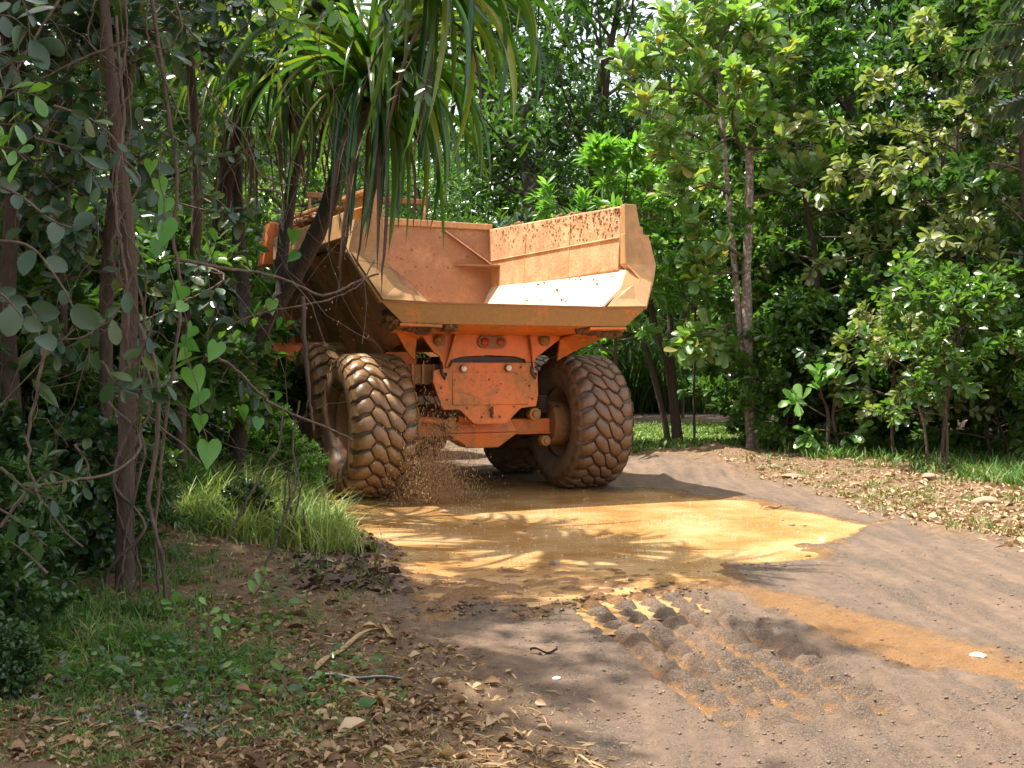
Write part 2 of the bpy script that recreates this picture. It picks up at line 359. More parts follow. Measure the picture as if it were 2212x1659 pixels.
# muddy water sheet lying in the hollow
m, n, b = mat_new('muddy_water'); pw = worldpos(n)
mp = nd(n, 'ShaderNodeMapping'); mp.inputs['Scale'].default_value = (1, 2.2, 1); lk(n, pw, mp.inputs[0])
n1 = noise(n, 1.3, 4, .6, pw); n2 = noise(n, 10, 5, .65, mp.outputs[0]); n3 = noise(n, 55, 3, .7, mp.outputs[0])
r = ramp(n, n1.outputs[0], [(.36, (.38, .19, .060)), (.5, (.48, .275, .105)), (.64, (.56, .37, .18))])
lk(n, r.outputs[0], b.inputs['Base Color']); b.inputs['Roughness'].default_value = .12; b.inputs['Specular IOR Level'].default_value = .32
bump(n, b, math_(n, 'ADD', n2.outputs[0], math_(n, 'MULTIPLY', n3.outputs[0], .3)), .28, .03)
gx, gy = np.meshgrid(np.linspace(-4.5, 4.5, 46), np.linspace(6.6, 17, 53))
Vw = np.c_[gx.ravel(), gy.ravel(), np.full(gx.size, WATER)]
k = np.arange(52 * 45); a_ = (k // 45) * 46 + k % 45
wf = np.c_[a_, a_ + 1, a_ + 47, a_ + 46]
cxy = Vw[wf].mean(1); keep = sdpoly(cxy[:, 0], cxy[:, 1], PUD) < .75
wm = mesh_np('puddle', Vw, wf[keep].ravel(), np.full(keep.sum(), 4), m, None, True)
tag(new_obj('puddle', wm), kind='structure')

# ------------------------------------------------------------------ mesh builder for solid parts
class MB:
    def __init__(s): s.v = []; s.f = []; s.sm = []
    def add(s, vs, fs, smooth=False):
        o = len(s.v); s.v += [tuple(q) for q in vs]; s.f += [tuple(i + o for i in f) for f in fs]; s.sm += [smooth] * len(fs); return s
    def box(s, x0, x1, y0, y1, z0, z1):
        return s.add([(x0, y0, z0), (x1, y0, z0), (x1, y1, z0), (x0, y1, z0), (x0, y0, z1), (x1, y0, z1), (x1, y1, z1), (x0, y1, z1)],
                     [(0, 3, 2, 1), (4, 5, 6, 7), (0, 1, 5, 4), (1, 2, 6, 5), (2, 3, 7, 6), (3, 0, 4, 7)])
    def loft(s, rings, cap=True, smooth=False):
        k = len(rings[0]); vs = [q for r in rings for q in r]; fs = []
        for i in range(len(rings) - 1):
            for j in range(k): fs.append((i * k + j, i * k + (j + 1) % k, (i + 1) * k + (j + 1) % k, (i + 1) * k + j))
        if cap: fs += [tuple(range(k))[::-1], tuple((len(rings) - 1) * k + j for j in range(k))]
        return s.add(vs, fs, smooth)
    def plate(s, poly, n, t):
        """polygon of 3D points given thickness t along n"""
        n = Vector(n).normalized() * t; return s.loft([[Vector(q) for q in poly], [Vector(q) + n for q in poly]])
    def tube(s, pts, rad, k=8, cap=True, smooth=True):
        pts = [Vector(q) for q in pts]; rings = []; prev = None
        for i, q in enumerate(pts):
            t = (pts[min(i + 1, len(pts) - 1)] - pts[max(i - 1, 0)]).normalized()
            u = t.orthogonal().normalized() if prev is None else (prev - t * prev.dot(t)).normalized()
            prev = u; w_ = t.cross(u); r = rad[i] if hasattr(rad, '__len__') else rad
            rings.append([q + (u * math.cos(a) + w_ * math.sin(a)) * r for a in (2 * math.pi * j / k for j in range(k))])
        return s.loft(rings, cap, smooth)
    def cyl(s, a, b_, r, k=20, smooth=True): return s.tube([a, b_], r, k, True, smooth)
    def lathe_x(s, prof, k=48, smooth=True):
        """profile [(x, r)] turned about the x axis"""
        vs = []; fs = []; m_ = len(prof)
        for j in range(k):
            a = 2 * math.pi * j / k
            for x, r in prof: vs.append((x, r * math.cos(a), r * math.sin(a)))
        for j in range(k):
            for i in range(m_ - 1):
                fs.append((j * m_ + i, ((j + 1) % k) * m_ + i, ((j + 1) % k) * m_ + i + 1, j * m_ + i + 1))
        return s.add(vs, fs, smooth)
    def mesh(s, name, mat):
        me = bpy.data.meshes.new(name); me.from_pydata([tuple(q) for q in s.v], [], s.f)
        me.polygons.foreach_set('use_smooth', s.sm); me.materials.append(mat); me.validate(); me.update(); return me
    def build(s, name, mat, parent=None, bevel=0, fix=True):
        me = s.mesh(name, mat)
        if fix:
            import bmesh
            bm = bmesh.new(); bm.from_mesh(me); bmesh.ops.recalc_face_normals(bm, faces=bm.faces); bm.to_mesh(me); bm.free()
        o = new_obj(name, me, parent)
        if bevel:
            bv = o.modifiers.new('bevel', 'BEVEL'); bv.width = bevel; bv.segments = 2; bv.limit_method = 'ANGLE'; bv.angle_limit = math.radians(35)
        return o

# ------------------------------------------------------------------ the dump truck (x right, y forward, z up; origin under the rear axle)
TR = thing('dump_truck', 'orange articulated dump truck coated in brown mud, seen from behind on the muddy road', 'dump truck', (-.45, 14.357, -.02), .409)
RT, WT = .918, .79
def rad_at(t):                                        # crown radius over tyre width, t in -.5...5
    return RT * (1 - .018 * (abs(t) * 2) ** 2 - .085 * max(0, abs(t) * 2 - .80) ** 2 / .04 * .8)
prof = [(-.30, .47), (-.36, .49), (-.40, .56), (-.415, .66), (-.41, .74), (-.395, .80), (-.37, .835), (-.30, .865), (-.15, .876), (0, .878)]
prof = prof + [(-x, r) for x, r in prof[-2::-1]]
tyre_me = MB().lathe_x(prof, 64)
# rim: deep dish on the outer side (+x), flange, hub
rim_prof = [(-.30, .475), (-.315, .50), (-.29, .455), (-.05, .42), (.02, .33), (.05, .26), (.10, .24), (.15, .20), (.17, .0)]
rim_prof2 = [(.17, .0), (.15, .20), (.10, .24), (.05, .26), (.02, .40), (.29, .455), (.315, .50), (.30, .475)]
# tread blocks: interlocking hexagon-like lugs in four columns round the tyre
NL = 26
def lug_mesh(name, colno, mat, gap=.019):
    pitch = 2 * math.pi / NL; wcol = WT * .97 / 4
    t0 = -WT * .485 + colno * wcol; t1 = t0 + wcol; tm = (t0 + t1) / 2; g = gap / RT
    half = pitch / 2 - g; sk = .10 * (1 if colno in (0, 3) else 1)
    e = wcol * .17; gg = gap * .35
    sgn = 1
    if colno == 0: pts = [(t0 - .012, -half * .80), (t0 + wcol * .35, -half * .98), (t1 - e, -half), (t1 + e - gg, 0), (t1 - e, half), (t0 + wcol * .35, half * .70), (t0 - .012, half * .72)]
    elif colno == 3: pts = [(t0 + e, -half), (t1 - wcol * .35, -half * .70), (t1 + .012, -half * .72), (t1 + .012, half * .80), (t1 - wcol * .35, half * .98), (t0 + e, half), (t0 - e + gg, 0)]
    else: pts = [(t0 + e, -half * .92), (tm, -half * .86), (t1 - e, -half * 1.0), (t1 + e - gg, half * .06), (t1 - e, half * .96), (tm, half * 1.06), (t0 + e, half * .90), (t0 - e + gg, -half * .06)]
    k = len(pts); ct = sum(p_[0] for p_ in pts) / k; ca = sum(p_[1] for p_ in pts) / k
    vs = []
    for sc_, top in ((1.03, -.055), (1.0, -.010), (.94, 0)):
        for t, a in pts:
            t_ = ct + (t - ct) * sc_; a_ = ca + (a - ca) * sc_
            r = rad_at(t_ / WT) + top; ang = a_ + .26 * t_ + .10 * math.sin(t_ * 9)
            vs.append((t_, r * math.cos(ang), r * math.sin(ang)))
    r = rad_at(ct / WT) + .004; vs.append((ct, r * math.cos(ca + .26 * ct + .10 * math.sin(ct * 9)), r * math.sin(ca + .26 * ct + .10 * math.sin(ct * 9))))
    fs = []
    for L in range(2):
        for j in range(k): fs.append((L * k + j, L * k + (j + 1) % k, (L + 1) * k + (j + 1) % k, (L + 1) * k + j))
    for j in range(k): fs.append((2 * k + j, 2 * k + (j + 1) % k, 3 * k))
    if colno in (0, 3):                              # buttress running down the sidewall
        s_ = -1 if colno == 0 else 1; xo = s_ * WT * .5
        o = len(vs); a0, a1 = (-half * .78, half * .70) if colno == 0 else (-half * .70, half * .78)
        for x_, r_ in ((s_ * .37, RT * .955), (s_ * .408, RT * .90), (s_ * .424, RT * .82), (s_ * .405, RT * .79)):
            for a in (a0, a1): vs.append((x_, r_ * math.cos(a + .26 * s_ * .37 + .1 * math.sin(s_ * 3.33)), r_ * math.sin(a + .26 * s_ * .37 + .1 * math.sin(s_ * 3.33))))
        for q in range(3): fs.append((o + 2 * q, o + 2 * q + 1, o + 2 * q + 3, o + 2 * q + 2))
    mb = MB(); mb.add(vs, fs); mb.sm = [(2 * k <= i_ < 3 * k) for i_ in range(len(fs))]; return mb
lug_cache = {}
def wheel(xc, yc, zc, side, mat_l, mat_g, mat_s, individual, phase=0.0, label=None):
    wobj = MB().lathe_x(rim_prof if False else rim_prof2, 40).build('wheel', M['rim'], TR)     # hub disc and rim of this wheel
    wobj.location = (xc, yc, zc); wobj.rotation_euler = (0, 0, 0 if side > 0 else math.pi)
    if label: wobj['label'] = label
    ty = MB().lathe_x(prof, 72).build('tyre', mat_g, wobj)
    # sidewall skins, a little different in colour
    MB().lathe_x([(.375, .832), (.402, .80), (.418, .74), (.423, .66), (.408, .56), (.366, .49), (.31, .475)], 64).build('sidewall', mat_s, wobj)
    MB().lathe_x([(-.375, .832), (-.402, .80), (-.418, .74), (-.423, .66), (-.408, .56), (-.366, .49), (-.31, .475)], 64).build('sidewall', mat_s, wobj)
    MB().lathe_x([(-.30, .475), (-.315, .50), (-.29, .455), (-.02, .43), (.0, .40), (.015, .40)], 48).build('inner_rim', M['rim'], wobj)
    hb = MB()
    hb.cyl((.10, 0, 0), (.24, 0, 0), .13, 20)
    for j in range(12):
        a = 2 * math.pi * j / 12; hb.cyl((.10, .19 * math.cos(a), .19 * math.sin(a)), (.135, .19 * math.cos(a), .19 * math.sin(a)), .016, 6, False)
    hb.build('hub', M['rim'], wobj)
    rest = MB()
    for cno in range(4):
        key = (cno, mat_l.name)
        if key not in lug_cache:
            mb = lug_mesh('tread_block', cno, mat_l); o0 = mb.build('tread_block', mat_l)
            lug_cache[key] = (o0.data, mb); bpy.data.objects.remove(o0)
        me, mb = lug_cache[key]
        for j in range(NL):
            a = (j + .5 * (cno % 2)) * 2 * math.pi / NL + phase
            if individual:
                o = new_obj('tread_block', me, wobj); o.rotation_euler = (a, 0, 0)
            else:
                ca, sa = math.cos(a), math.sin(a)
                rest.add([(x, y * ca - z * sa, y * sa + z * ca) for x, y, z in mb.v], mb.f)
    if not individual: tag(rest.build('tread', mat_l, wobj), kind='stuff')
    return wobj
wheel(-1.5, 0, RT, -1, M['tyre_wet'], M['tyre_groove'], M['tyre_dark'], True, .06, 'wet mud-coated rear wheel on the left side')
wheel(1.5, 0, RT, 1, M['tyre_dark'], M['tyre_groove'], M['tyre_side'], True, .02, 'shaded rear wheel on the right side')
wheel(-1.5, 1.97, RT + .19, -1, M['tyre_wet'], M['tyre_groove'], M['tyre_dark'], False, .1)
wheel(1.5, 1.97, RT + .05, 1, M['tyre_dark'], M['tyre_groove'], M['tyre_side'], False, .13)
wheel(-1.3, 6.4, RT + .02, -1, M['tyre_dark'], M['tyre_groove'], M['tyre_side'], False)
wheel(1.3, 6.4, RT + .02, 1, M['tyre_dark'], M['tyre_groove'], M['tyre_side'], False)

# dump body: a part with its plates as sub-parts
def ztop(y): return 3.77 + (y + 1) * .052
dbm = MB()                                            # belly and floor plates
fl = [(-1.30, 2.385), (-.5, 2.20), (.6, 2.02), (2.6, 2.02), (3.25, 2.10)]
dbm.loft([[(-1.16, y, z), (1.16, y, z), (1.02, y, z - .12), (-1.02, y, z - .12)] for y, z in fl])
DB = dbm.build('dump_body', M['body_in'], TR, .01)
for s in (-1, 1):
    def q(x, y, z): return (s * x, y, z)
    # upper wall plate with outer box rail (extruded, top edge climbing forward)
    sec = lambda y: [q(1.60, y, 2.94), q(1.655, y, ztop(y) - .02), q(1.66, y, ztop(y)), q(1.80, y, ztop(y)), q(1.80, y, ztop(y) - .05), q(1.73, y, ztop(y) - .05), q(1.74, y, 3.58 + (y + 1) * .04),
                     q(1.98, y, 3.50 + (y + 1) * .04), q(1.99, y, 3.20 + (y + 1) * .03), q(1.78, y, 3.15 + (y + 1) * .03), q(1.70, y, 2.9)]
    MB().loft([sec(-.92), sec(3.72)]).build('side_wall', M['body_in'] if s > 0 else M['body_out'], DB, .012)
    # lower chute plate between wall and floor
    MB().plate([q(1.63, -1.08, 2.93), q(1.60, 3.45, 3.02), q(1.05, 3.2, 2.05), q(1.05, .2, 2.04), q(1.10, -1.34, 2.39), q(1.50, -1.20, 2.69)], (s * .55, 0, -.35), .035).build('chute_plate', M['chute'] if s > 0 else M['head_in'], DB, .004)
    # outer lower side, muddy; brown darkened for the shade under the rail
    MB().plate([q(1.80, -.9, 3.14), q(1.80, 3.7, 3.26), q(1.32, 3.4, 1.92), q(1.20, .3, 1.84), q(1.22, -.45, 1.95), q(1.52, -1.22, 2.24)], (s * .5, 0, -.3), .03).build('side_skin', M['mud_body'], DB, .004)
    for y in (.15, 1.35, 2.55, 3.45):
        MB().loft([[q(1.79, y - .07, 3.17), q(1.79, y + .07, 3.17), q(2.0, y + .07, 3.24), q(2.0, y - .07, 3.24)],
                   [q(1.24, y - .07, 1.87), q(1.24, y + .07, 1.87), q(1.36, y + .07, 1.80), q(1.36, y - .07, 1.80)]]).build('side_rib', M['mud_body'], DB, .008)
    # rear rim post, sweeping down to the lip corner
    st = [(-.93, -1.05, 1.63, 1.80, ztop(-1) + .012), (-.95, -1.08, 1.62, 1.86, 3.40), (-.95, -1.08, 1.615, 1.97, 3.385), (-.98, -1.12, 1.60, 2.06, 3.0), (-1.1, -1.22, 1.74, 1.97, 2.80), (-1.27, -1.40, 1.62, 1.755, 2.405)]
    MB().loft([[q(xi, yf, z), q(xo, yf, z - .005), q(xo, yb, z - .005), q(xi, yb, z)] for yf, yb, xi, xo, z in st]).build('rear_rim', M['body_out'], DB, .008)
    # tail gusset plate between chute end, rim and lip
    MB().plate([q(2.03, -1.13, 2.97), q(1.735, -1.405, 2.42), q(1.18, -1.385, 2.405), q(1.47, -1.20, 2.64), q(1.62, -1.09, 2.90)], (0, -1, .5), .03).build('tail_gusset', M['body_out'] if s > 0 else M['lip_paint'], DB, .004)
    # underside wing of the tail
    MB().plate([q(1.50, -1.33, 2.17), q(1.50, -.95, 2.10), q(.98, -.40, 2.04), q(.98, -1.33, 2.16)], (0, 0, -1), .03).build('tail_wing', M['orange'], DB, .004)
    MB().plate([q(1.0, -.45, 2.07), q(1.5, -1.1, 2.12), q(1.15, -.5, 1.86), q(1.0, -.35, 1.75)], (0, 1, 0), .04).build('tail_web', M['orange'], DB)
    # triangular stiffener in the front corner
    MB().loft([[q(1.62, 3.50, 3.42), q(1.62, 3.50, 3.36), q(1.62, 3.44, 3.38)], [q(.85, 3.66, 3.98), q(.85, 3.66, 3.92), q(.85, 3.60, 3.93)]]).build('corner_brace', M['head_in'], DB)
    MB().plate([q(1.62, 3.50, 3.35), q(1.62, 3.1, 3.33), q(.95, 3.52, 3.36)], (0, 0, 1), .03).build('corner_shelf', M['head_in'], DB)
for z0 in (3.36,):
    MB().loft([[(1.605, -.9, z0), (1.628, -.9, z0 - .012), (1.628, -.9, z0 + .012)], [(1.605, 3.5, z0 + .1), (1.628, 3.5, z0 + .088), (1.628, 3.5, z0 + .112)]]).build('weld_seam', M['body_in'], DB)
for y0 in (.55, 2.1):
    MB().loft([[(1.600, y0 - .008, 2.98), (1.60, y0 + .008, 2.98), (1.63, y0, 2.98)], [(1.630, y0 - .008, 3.75), (1.63, y0 + .008, 3.75), (1.66, y0, 3.75)]]).build('weld_seam', M['body_in'], DB)
# headboard, leaning forward
MB().plate([(-1.62, 3.42, 2.90), (-1.05, 3.18, 2.03), (1.05, 3.18, 2.03), (1.62, 3.42, 2.90), (1.66, 3.70, 4.02), (-1.66, 3.70, 4.05)], (0, 1, -.2), .07).build('headboard', M['head_in'], DB, .01)
MB().loft([[(-1.72, 3.66, 4.0), (-1.72, 3.9, 4.0), (-1.72, 3.9, 4.12), (-1.72, 3.66, 4.12)], [(1.72, 3.66, 4.0), (1.72, 3.9, 4.0), (1.72, 3.9, 4.10), (1.72, 3.66, 4.10)]]).build('headboard_rail', M['body_out'], DB, .012)
MB().box(-1.9, 1.9, 3.9, 3.98, 2.3, 3.95).build('front_guard', M['orange'], DB, .01)
# tail lip: the sloping face along the rear edge, closed ends
MB().loft([[(-1.74, -1.39, 2.405), (-1.46, -1.31, 2.165), (-1.46, -1.27, 2.165), (-1.72, -1.33, 2.405)], [(1.745, -1.39, 2.405), (1.49, -1.31, 2.17), (1.49, -1.27, 2.17), (1.72, -1.33, 2.405)]]).build('tail_lip', M['lip_paint'], DB, .006)
MB().loft([[(-1.745, -1.40, 2.40), (-1.745, -1.40, 2.418), (-1.745, -1.22, 2.418), (-1.745, -1.22, 2.40)], [(1.75, -1.40, 2.40), (1.75, -1.40, 2.418), (1.75, -1.22, 2.418), (1.75, -1.22, 2.40)]]).build('lip_edge', M['head_in'], DB)
MB().plate([(-1.46, -1.285, 2.167), (1.49, -1.285, 2.172), (1.25, -1.02, 2.10), (-1.25, -1.02, 2.10)], (0, 0, 1), .03).build('lip_underside', M['orange_clean'], DB, .004)
MB().plate([(-1.25, -1.02, 2.10), (1.25, -1.02, 2.10), (1.02, -.42, 2.07), (-.95, -.42, 2.07)], (0, 0, 1), .03).build('belly_plate', M['orange_clean'], DB, .004)
# mud clods
def clods(name, pts, mat, parent, seed=0, sub=2):
    import bmesh
    bm = bmesh.new(); r_ = random.Random(seed)
    for (x, y, z, r) in pts:
        g = bmesh.ops.create_icosphere(bm, subdivisions=sub if r > .03 else 1, radius=1)
        o_ = (r_.random() * 9, r_.random() * 9, r_.random() * 9)
        from mathutils import noise as mn
        for v_ in g['verts']:
            k = 1 + .55 * mn.noise(v_.co * 1.7 + Vector(o_)); v_.co = v_.co * (r * k); v_.co.z *= .8
            v_.co += Vector((x, y, z))
    me = bpy.data.meshes.new(name); bm.to_mesh(me); bm.free(); me.materials.append(mat)
    return tag(new_obj(name, me, parent), kind='stuff')
rr = random.Random(3); pts = []
for i in range(420):
    t = rr.random(); x = -1.62 + t * .85
    dep = (.19 if t < .62 else .10) * rr.random() ** .7
    pts.append((x, -1.27 + rr.random() * .30, 2.30 - t * .14 - dep + .04, .022 + .035 * rr.random()))
for i in range(160):
    t = rr.random(); x = .90 + t * .58; pts.append((x, -1.22 + rr.random() * .25, 2.14 - .07 * rr.random() * (.3 + t), .02 + .03 * rr.random()))
clods('mud_clump', pts, M['mud_dark'], DB, 1)
pts = []
for i in range(380):                                   # crumbs on the headboard
    x = rr.uniform(-1.5, 1.5); z = 2.2 + 1.75 * rr.random(); y = 3.19 + (z - 2.03) * .262; pts.append((x, y + .004, z, .008 + .026 * rr.random() ** 3))
for i in range(700):                                   # crumbs along the top of the right wall
    y = rr.uniform(-.9, 3.4); z = ztop(y) - .03 - .40 * rr.random() ** 1.3; pts.append((1.615 + (z - 2.94) * .05, y, z, .008 + .020 * rr.random() ** 2))
for i in range(150):
    y = rr.uniform(-1.0, 3.2); k = rr.random(); pts.append((1.10 + .48 * k, y, 2.10 + .84 * k, .006 + .018 * rr.random() ** 3))
for cx_, n_ in ((.55, 26), (1.1, 12), (2.6, 14), (-.4, 6)):      # lumps on the top edge
    for i in range(n_): pts.append((1.72 + rr.uniform(-.05, .05), cx_ + rr.gauss(0, .09), ztop(cx_) + rr.random() * .035, .02 + .02 * rr.random()))
for i in range(260):
    y = rr.uniform(.2, 2.6); pts.append((-1.86 + rr.uniform(-.08, .08), y, 3.60 + (y + 1) * .04 + rr.random() * .06, .02 + .03 * rr.random()))
clods('mud_splatter', pts, M['mud_crumb'], DB, 2, 1)
# rear bracket plate with its two hooks
br = [(-.95, 2.07), (-.77, 1.84), (-.70, 1.80), (-.66, 1.64), (-.60, 1.63), (-.55, 1.755), (-.40, 1.795), (-.05, 1.815), (.35, 1.80), (.48, 1.765), (.53, 1.64), (.58, 1.64), (.64, 1.79), (.72, 1.84), (1.08, 2.10)]
MB().plate([(x, -.45, z) for x, z in br], (0, 1, 0), .05).build('rear_bracket', M['orange_clean'], TR, .006)
for x0, x1 in ((-.52, -.62), (.52, .60)):
    MB().loft([[(x0 - .012, -.45, 2.07), (x0 + .012, -.45, 2.07), (x0 + .012, -.56, 2.07), (x0 - .012, -.56, 2.07)],
               [(x1 - .012, -.45, 1.66), (x1 + .012, -.45, 1.66), (x1 + .012, -.47, 1.66), (x1 - .012, -.47, 1.66)]]).build('bracket_web', M['orange'], TR, .003)
MB().loft([[(-.56, -.40, 1.80), (.56, -.40, 1.80), (.56, .3, 1.80), (-.56, .3, 1.80)], [(-.56, -.40, 1.60), (.56, -.40, 1.60), (.56, .3, 1.60), (-.56, .3, 1.60)]]).build('hinge_beam', M['black'], TR, .01)
for x, z in ((-.71, 2.0), (.75, 2.02)):
    L_ = MB().cyl((x, -.455, z), (x, -.485, z), .078, 28).build('rear_lamp', M['lamp_rim'], TR)
    MB().cyl((x, -.485, z), (x, -.495, z), .060, 28).build('lens', M['lip_paint'], L_)
    for j in range(5):
        a = j * 1.2566; MB().cyl((x + .035 * math.cos(a), -.495, z + .035 * math.sin(a)), (x + .035 * math.cos(a), -.501, z + .035 * math.sin(a)), .014, 10).build('reflector', M['lamp_rim'], L_)
def stadium(cx_, cz, hw, hh, y, k=10, waist=0):
    pts = []
    for j in range(k + 1):
        a = -math.pi / 2 + math.pi * j / k; pts.append((cx_ + hw - hh + hh * math.cos(a), y, cz + hh * math.sin(a)))
    pts.append((cx_, y, cz + hh - waist))
    for j in range(k + 1):
        a = math.pi / 2 + math.pi * j / k; pts.append((cx_ - hw + hh + hh * math.cos(a), y, cz + hh * math.sin(a)))
    return pts
TL = MB().plate(stadium(.01, 1.985, .20, .082, -.45, 10, .02), (0, -1, 0), .035).build('tail_light', M['lamp_rim'], TR)
for x in (-.10, .12):
    MB().cyl((x, -.485, 1.982), (x, -.50, 1.982), .055, 24).build('lens', M['lamp_red'], TL)
    MB().box(x - .05, x + .05, -.503, -.4995, 1.977, 1.984).build('lens_bar', M['lamp_rim'], TL)
# apron plate over the rear frame end
ap = [(-.80, 1.62), (-.81, 1.48), (-.68, 1.14), (-.66, 1.12), (-.47, 1.12), (-.43, 1.10), (-.26, .945), (-.22, .93), (.17, .93), (.21, .945), (.37, 1.10), (.41, 1.13), (.62, 1.15), (.65, 1.30), (.64, 1.60), (.55, 1.66), (.55, 1.72), (-.55, 1.72), (-.58, 1.66)]
MB().plate([(x, -.50, z) for x, z in ap], (0, 1, 0), .06).build('rear_apron', M['orange'], TR, .008)
MB().plate([(-.55, -.505, 1.60), (.50, -.505, 1.60), (.50, -.52, 1.18), (-.55, -.52, 1.18)], (0, 1, 0), .02).build('apron_boss', M['orange'], TR, .008)
for x, z in ((-.41, 1.64), (.21, 1.65)):
    L_ = MB().cyl((x, -.49, z), (x, -.55, z), .048, 24).build('reversing_lamp', M['lamp_rim'], TR)
    MB().cyl((x, -.55, z), (x, -.558, z), .038, 24).build('lens', M['lens'], L_)
for x in (-.69, .56):
    MB().tube([(x, -.47, 1.72), (x - .01, -.52, 1.60), (x + .03, -.53, 1.52), (x + .05, -.5, 1.58)], .022, 8).build('hook', M['black'], TR)
for x, z in ((-.70, 1.40), (.52, 1.42), (-.62, 1.25), (-.15, 1.02), (.1, 1.02), (.3, 1.15), (-.35, 1.14), (.56, 1.25), (-.05, 1.5), (.4, 1.66)):
    MB().cyl((x, -.50, z), (x, -.512, z), .014, 8, False).build('bolt', M['mud_dark'], TR)
clods('mud_spot', [(-.02 + rr.uniform(-.012, .012), -.528 - .004 * rr.random(), 1.02 + .13 * rr.random(), .012 + .01 * rr.random()) for _ in range(30)] +
      [(rr.uniform(-.7, .55), -.515, rr.uniform(1.0, 1.65), .004 + .006 * rr.random()) for _ in range(60)], M['mud_dark'], TR, 5)
# chassis, axles
MB().box(-.60, -.42, -.45, 4.6, 1.28, 1.62).build('chassis_rail', M['mud_body'], TR, .01)
MB().box(.42, .60, -.45, 4.6, 1.28, 1.62).build('chassis_rail', M['mud_body'], TR, .01)
MB().box(-1.12, -.60, -.30, .30, 1.44, 1.70).build('spring_box', M['mud_body'], TR, .02)
for x in (-1.02, -.88, -.74): MB().box(x - .015, x + .015, -.335, -.30, 1.45, 1.70).build('box_rib', M['lip_paint'], TR)
MB().loft([[(-1.32, -.10, .78), (-1.32, .16, .78), (-1.32, .16, .97), (-1.32, -.10, .97)], [(1.32, -.10, .78), (1.32, .16, .78), (1.32, .16, .97), (1.32, -.10, .97)]]).build('rear_axle', M['orange'], TR, .01)
MB().box(-1.2, 1.2, -.13, .19, .765, .785).build('axle_flange', M['orange'], TR, .004)
MB().loft([[(-.52, -.22, .80), (.50, -.22, .80), (.50, .25, .80), (-.52, .25, .80)], [(-.20, -.18, .60), (.22, -.18, .60), (.22, .22, .60), (-.20, .22, .60)]]).build('differential', M['orange'], TR, .02)
MB().loft([[(-.55, -.2, .80), (.5, -.2, .80), (.5, .25, .80), (-.55, .25, .80)], [(-.4, -.16, 1.02), (.38, -.16, 1.02), (.38, .2, 1.02), (-.4, .2, 1.02)]]).build('axle_housing', M['orange'], TR, .02)
for x, z, r in ((-.50, .93, .085), (.70, 1.04, .085), (.86, .68, .07), (-.95, .95, .06)):
    MB().cyl((x, -.17, z), (x, -.30, z), r, 16).cyl((x, -.30, z), (x, -.33, z), r * .55, 8, False).build('pivot_boss', M['lip_paint'], TR, .006)
MB().cyl((-.50, -.24, .95), (-1.15, -.2, 1.02), .045, 12).build('tie_rod', M['orange'], TR)
MB().cyl((-.4, -.3, .99), (.2, -.25, 1.02), .05, 12).build('tie_rod', M['orange'], TR)
sp_ = MB()
for j in range(9): sp_.cyl((.86, -.12, 1.06 + j * .026), (.86, -.12, 1.072 + j * .026), .11, 18)
sp_.build('spring', M['black'], TR)
for s in (-1, 1):
    MB().cyl((s * 1.0, 0, .90), (s * 1.25, 0, .90), .30, 24).build('brake_drum', M['mud_body'], TR, .02)
    MB().tube([(s * .95, -.2, 1.1), (s * 1.05, -.22, 1.15), (s * 1.2, -.15, 1.05), (s * 1.22, -.1, .95)], .014, 6).build('brake_hose', M['black'], TR)
MB().box(-1.3, 1.3, 1.85, 2.1, .80, 1.02).build('middle_axle', M['mud_body'], TR, .01)
MB().box(-.45, .45, 1.75, 2.2, .62, 1.10).build('middle_differential', M['mud_body'], TR, .03)
# tractor unit: cab, bonnet, guards, hidden for the most part behind the body
MB().box(-1.1, 1.1, 5.6, 8.9, 1.05, 1.6).build('front_frame', M['orange'], TR, .02)
MB().loft([[(-1.0, 7.2, 1.6), (1.0, 7.2, 1.6), (1.0, 7.2, 2.55), (-1.0, 7.2, 2.55)], [(-.85, 9.3, 1.5), (.85, 9.3, 1.5), (.85, 9.3, 2.15), (-.85, 9.3, 2.15)]]).build('bonnet', M['orange'], TR, .05)
CB = MB().loft([[(-.95, 5.4, 1.6), (.95, 5.4, 1.6), (.95, 7.2, 1.6), (-.95, 7.2, 1.6)], [(-.95, 5.4, 2.5), (.95, 5.4, 2.5), (.95, 7.2, 2.5), (-.95, 7.2, 2.5)],
                [(-.85, 5.5, 3.65), (.85, 5.5, 3.65), (.85, 6.9, 3.65), (-.85, 6.9, 3.65)]]).build('cab', M['orange'], TR, .03)
MB().plate([(-.75, 5.40, 2.6), (.75, 5.40, 2.6), (.7, 5.475, 3.45), (-.7, 5.475, 3.45)], (0, -1, 0), .015).build('window', M['glass'], CB)
for s in (-1, 1): MB().plate([(s * .952, 5.6, 2.6), (s * .952, 7.0, 2.6), (s * .875, 6.8, 3.45), (s * .875, 5.65, 3.45)], (s, 0, 0), .015).build('window', M['glass'], CB)
for s in (-1, 1): MB().cyl((s * 1.0 - .25, 4.4, 3.9), (s * 1.0 - .25, 4.4, 4.52), .03, 8).build('guard_post', M['lip_paint'], TR)
MB().box(-1.30, .80, 4.36, 4.44, 4.47, 4.56).build('guard_bar', M['mud_body'], TR, .01)
MB().plate([(-2.1, 3.95, 3.3), (-1.92, 3.95, 3.3), (-1.86, 3.95, 3.98), (-1.98, 3.95, 3.98)], (0, 1, 0), .5).build('mudguard_panel', M['orange_clean'], TR, .01)
